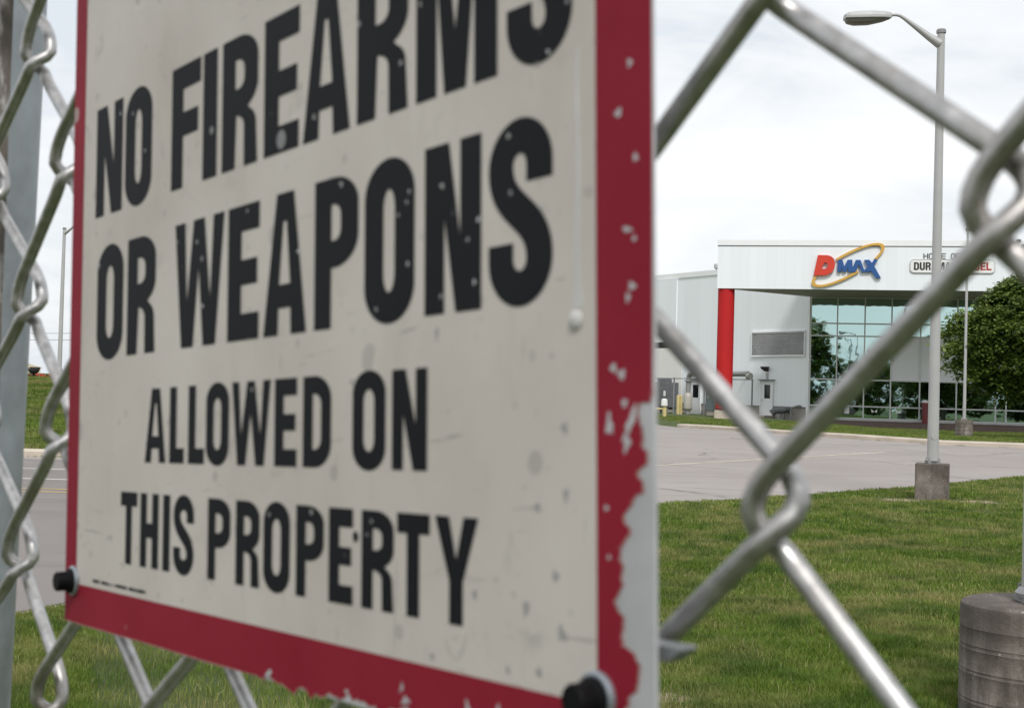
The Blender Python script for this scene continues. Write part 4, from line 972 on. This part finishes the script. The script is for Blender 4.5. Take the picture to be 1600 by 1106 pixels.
# yard fence
ya = W3(1020, 592, 3.0); yb = W3(1053.5, 591, 3.0); yc = W3(1175.5, 595, 1.4)
yf = thing('yard_fence', 'thin grey tube fence around the service yard by the white wall', 'fence', (ya.x, ya.y, zg(ya.x, ya.y)))
o3 = Vector(yf.location)
for P in (ya, yb, yc, W3(1101, 592, 2.4)): MB().tube([tuple(Vector((P.x, P.y, zg(P.x, P.y) - .1)) - o3), tuple(Vector((P.x, P.y, yb.z + .05)) - o3)], .05, 10).build('post', M['galv_thin'], yf)
MB().tube([tuple(Vector((P.x, P.y, yb.z)) - o3) for P in (ya, yb, W3(1101, 592, 2.4), yc)], .028, 8).build('top_rail', M['galv_thin'], yf)
# exhaust stub at the foot of the wall right of the door
e0 = W3(1206, 644, .8); e1 = W3(1226, 639, .35); ge = zg(e0.x, e0.y)
ex = thing('exhaust_pipe', 'short grey exhaust pipe at the foot of the white wall right of the door', 'pipe', (e0.x, e0.y, ge))
q0 = Vector(ex.location)
MB().tube([tuple(Vector((e0.x, e0.y, ge + .26)) - q0), tuple(e0 + (e1 - e0) * .25 + Vector((0, 0, ge + .42 - (e0 + (e1 - e0) * .25).z)) - q0), tuple(Vector((e1.x, e1.y, ge + .48)) - q0), tuple(Vector((e1.x, e1.y, ge + .48)) + WI * .5 - q0)], [.23, .19, .17, .17], 20).build('pipe_run', M['unit'], ex)
MB().lathe([(.14, -.1), (.14, .5)], tuple(Vector((e1.x, e1.y, 0)) - Vector((q0.x, q0.y, 0)) - WD * .15), 14).build('support', M['steel_dark'], ex)
e2 = W3(1236, 634, .3); e3 = W3(1246, 631, .25); g2 = zg(e2.x, e2.y)
vp = thing('valve_pipe', 'small bent valve pipe at the foot of the wall beside the glass front', 'pipe', (e2.x, e2.y, g2))
MB().tube([(0, 0, -.1), (0, 0, .55), (.06, -.03, .72), tuple(Vector((e3.x, e3.y, g2 + .82)) - Vector(vp.location)), tuple(Vector((e3.x, e3.y, g2 + .82)) + WI * .3 - Vector(vp.location))], .06, 12).build('pipe_run', M['pipe'], vp)
MB().lathe([(.02, 0), (.14, .01), (.14, .04), (.02, .05)], (0, 0, .6), 16).build('hand_wheel', M['steel_dark'], vp)
tag(MB().box(-.55, .55, -.8, -.12, -.1, .10).build('door_step', M['kerb'], bevel=.015), 'pale concrete doorstep in front of the white door with dark window', 'step')
ds = bpy.data.objects['door_step']; q = W3(1201, 650, 0); ds.location = (q.x, q.y, zg(q.x, q.y) + .03); ds.rotation_euler = (0, 0, yard_rot)
# red bin by the glass front
a, z = face(1445.5, 648, GB - .5); P = O + eB * a + bB * (GB - .5); g = zg(P.x, P.y)
rb_ = thing('litter_bin', 'slim dark red bin with pale lid standing against the glass front', 'bin', (P.x, P.y, g), YAW)
M['bin_red'] = plain('dull_red_plastic', (.16, .03, .035), .5, 0, .1, 4)
hb = face(1445, 629, GB - .5)[1] - g
MB().lathe([(.13, 0), (.15, .05), (.17, hb * .7), (.18, hb)], n=20).build('body', M['bin_red'], rb_)
MB().lathe([(.19, hb + .001), (.19, hb + .05), (.10, hb + .13), (.02, hb + .15)], n=20).build('lid', M['sign_plate'], rb_)

# ------------------------------------------------------------------ trees
def tree(name, label, x, y, height, crown_r, crown_z0, nclump, nleaf, leaf, seed, group=None, squash=1.0, flat=.28, cs_k=.26, inner=.35):
    r = np.random.default_rng(seed); rr = random.Random(seed)
    t = thing(name, label, 'tree', (x, y, zg(x, y)), 0, group)
    # clumps through an egg-shaped crown, uneven outline
    cl = []
    zc = (height + crown_z0) / 2; hz = (height - crown_z0) / 2
    while len(cl) < nclump:
        a = rr.uniform(0, 2 * math.pi); u = rr.uniform(-1, 1); rad = rr.uniform(inner, 1.0) ** .5
        prof = math.sqrt(max(0, 1 - u * u)) * (1.0 if u < 0 else (1 - .35 * u))
        wob = 1 + .10 * math.sin(3 * a + seed) + .10 * math.sin(5 * a + 2 * u + seed)
        q = crown_r * prof * rad * wob
        cl.append((q * math.cos(a), q * math.sin(a) * squash, zc + u * hz * rr.uniform(.85, 1.06)))
    tr = MB(); tr.tube([(0, 0, -.2), (.03, .02, crown_z0 * .6), (-.03, .05, crown_z0 + hz * .5), (.05, 0, zc + hz * .5)], [height * .030, height * .022, height * .016, height * .004], 12)
    tk = tr.build('trunk', M['bark'], t)
    lb = MB()
    for c in cl[::max(1, nclump // 26)]:
        z0 = crown_z0 * .8 + (c[2] - crown_z0) * .45; lb.tube([(0, 0, z0), (c[0] * .45, c[1] * .45, z0 + (c[2] - z0) * .55), (c[0] * .92, c[1] * .92, c[2] - .05)], [height * .010, height * .006, height * .002], 6)
    lb.build('limb', M['bark'], tk)
    n = nclump * nleaf; C = np.repeat(np.array(cl), nleaf, 0); cs = crown_r * cs_k
    out_dir = C.copy(); out_dir[:, 2] = 0; out_dir /= (np.linalg.norm(out_dir, axis=1, keepdims=True) + 1e-6)
    g = r.normal(0, 1, (n, 3)); off = np.stack([g[:, 0] * cs * .62, g[:, 1] * cs * .62, g[:, 2] * cs * flat], 1)
    along = (off * out_dir).sum(1); off[:, 2] -= .35 * np.abs(along) + .25 * np.clip(along, 0, None)
    P = C + off
    az = r.uniform(0, 2 * np.pi, n); droop = r.normal(-.38, .30, n)
    ax = np.stack([np.cos(az), np.sin(az), droop], 1) + out_dir * .6; ax /= np.linalg.norm(ax, axis=1, keepdims=True)
    sd = np.cross(ax, np.array([0, 0, 1.0]) + r.normal(0, .35, (n, 3))); sd /= np.linalg.norm(sd, axis=1, keepdims=True)
    L_ = leaf * r.uniform(.6, 1.3, (n, 1)); W_ = L_ * .30
    V = np.zeros((n, 4, 3)); V[:, 0] = P; V[:, 1] = P + ax * L_ * .45 + sd * W_; V[:, 2] = P + ax * L_; V[:, 3] = P + ax * L_ * .45 - sd * W_
    me = bpy.data.meshes.new('crown'); me.vertices.add(4 * n); me.vertices.foreach_set('co', V.ravel())
    me.loops.add(4 * n); me.loops.foreach_set('vertex_index', np.arange(4 * n)); me.polygons.add(n); me.polygons.foreach_set('loop_start', np.arange(0, 4 * n, 4))
    at_ = me.attributes.new('tint', 'FLOAT', 'POINT')
    tn = np.repeat(r.random(nclump), nleaf) * .45 + r.random(n) * .55
    at_.data.foreach_set('value', np.repeat(tn, 4)); me.update(); me.validate()
    link_mesh('crown', me, M['leaf'], t)
    return t
tp = at(1612, 668, 54.3)
tree('maple_tree', 'dense round maple with deep green leaves in front of the glass factory wall', tp.x, tp.y, 6.3, 3.05, 1.75, 330, 250, .17, 4, flat=.20, cs_k=.17, inner=.45)
th = at(196, 560, 41)
tree('roadside_tree', 'tree behind the warning sign, only a few leaves showing at its left edge', th.x, 43.0, 5.0, 1.62, 1.6, 60, 90, .17, 9)
GT = 'trees behind the photographer mirrored in the glass'
t0 = tree('mirrored_tree', 'tall tree behind the photographer, seen only mirrored in the glass front', -10.5, -27, 12.5, 4.2, .6, 130, 60, .75, 21, GT)
for x, y, s, rz in ((-1.2, -28, .66, 1.0), (5.5, -40, .95, 2.1), (-22, -36, 1.1, .6), (14, -46, .9, 3.0), (23, -50, 1.05, 4.0), (33, -44, .9, 5.0), (-33, -44, 1.0, 2.5), (-5.5, -33, .55, 1.7), (2.5, -36, .5, 0.3), (9.5, -38, .6, 2.9), (-16, -32, .6, 4.4)):  # small trees ending the list are added to darken the lower panes
    c = copy_tree(t0); c.location = (x, y, 0); c.scale = (s, s, s); c.rotation_euler = (0, 0, rz)

# ------------------------------------------------------------------ small things on the bank at the left
P = at(52, 600, 46); g = zg(P.x, P.y)
fx = thing('bowl_floodlight', 'small black bowl shaped floodlight on a short stem on top of the grassy bank', 'floodlight', (P.x, P.y, g))
MB().lathe([(.02, .14), (.10, .16), (.16, .22), (.18, .30), (.17, .31)], n=24).build('bowl', M['near_black'], fx)
MB().lathe([(.045, -.05), (.03, .06), (.03, .16)], n=12).build('stem', M['near_black'], fx)
MB().box(-.10, .17, -.09, .09, .312, .372).build('hood', M['near_black'], fx, bevel=.01)
MB().tube([(-.14, 0, .25), (-.20, 0, .27)], .03, 8).build('knob', M['near_black'], fx)
fb = thing('flower_bed', 'low bed of red flowers along the top of the grassy bank', 'flower bed', (P.x + .45, P.y + .2, zg(P.x + .45, P.y + .2)))
n = 420; fpts = np.stack([rng.uniform(-.75, 1.3, n), rng.uniform(-.3, .3, n), rng.uniform(.0, .13, n)], 1)
fmb = MB(); gmb = MB()
for i, p in enumerate(fpts):
    s = random.uniform(.02, .05); d = Vector((random.gauss(0, 1), random.gauss(0, 1), random.gauss(0, .6))).normalized(); e1_ = d.orthogonal().normalized() * s; e2_ = d.cross(e1_)
    c = Vector(p); (fmb if i % 3 else gmb).add([c - e1_, c + e2_, c + e1_, c - e2_], [(0, 1, 2, 3)])
fmb.build('blossoms', M['red_flower'], fb); gmb.build('foliage', M['ground'], fb)
P = at(44, 600, 120); g = zg(P.x, P.y)
hs = thing('beige_shed', 'small beige shed with shallow gable roof beyond the grassy bank', 'shed', (P.x, P.y, g), R(20))
zt = at(44, 574, 120).z - g
MB().box(-2.6, .95, 0, 4, -.5, zt).build('wall', M['beige'], hs)
MB().add([(-2.8, -.2, zt), (1.15, -.2, zt), (1.15, 4.2, zt), (-2.8, 4.2, zt), (-.8, -.2, zt + .55), (-.8, 4.2, zt + .55)], [(0, 1, 4), (3, 5, 2), (0, 4, 5, 3), (1, 2, 5, 4), (0, 3, 2, 1)]).build('roof', M['beige'], hs)

ua, ub = at(230, 596, 150), at(-320, 596, 150)
up = []
for P in (ua, ub):
    g = zg(P.x, P.y); t = thing('utility_pole', 'distant wooden utility pole carrying thin cables', 'utility pole', (P.x, P.y, g), 0, 'distant utility poles')
    MB().tube([(0, 0, -.3), (0, 0, 4.6)], [.15, .11], 10).build('pole', M['bark'], t); MB().box(-.06, .06, -.8, .8, 4.2, 4.32).build('crossarm', M['bark'], t); up.append((P, g))
for zz_, lb in ((4.45, 'upper of two thin dark cables strung low above the grassy bank'), (3.75, 'lower of two thin dark cables strung low above the grassy bank')):
    pts = [Vector((up[0][0].x + (up[1][0].x - up[0][0].x) * k / 16, up[0][0].y - .12, up[0][1] + zz_ - .5 * 4 * (k / 16) * (1 - k / 16) + .5)) for k in range(17)]
    tag(MB().tube(pts, .022, 6).build('overhead_cable', M['near_black']), lb, 'cable', 'overhead cables')
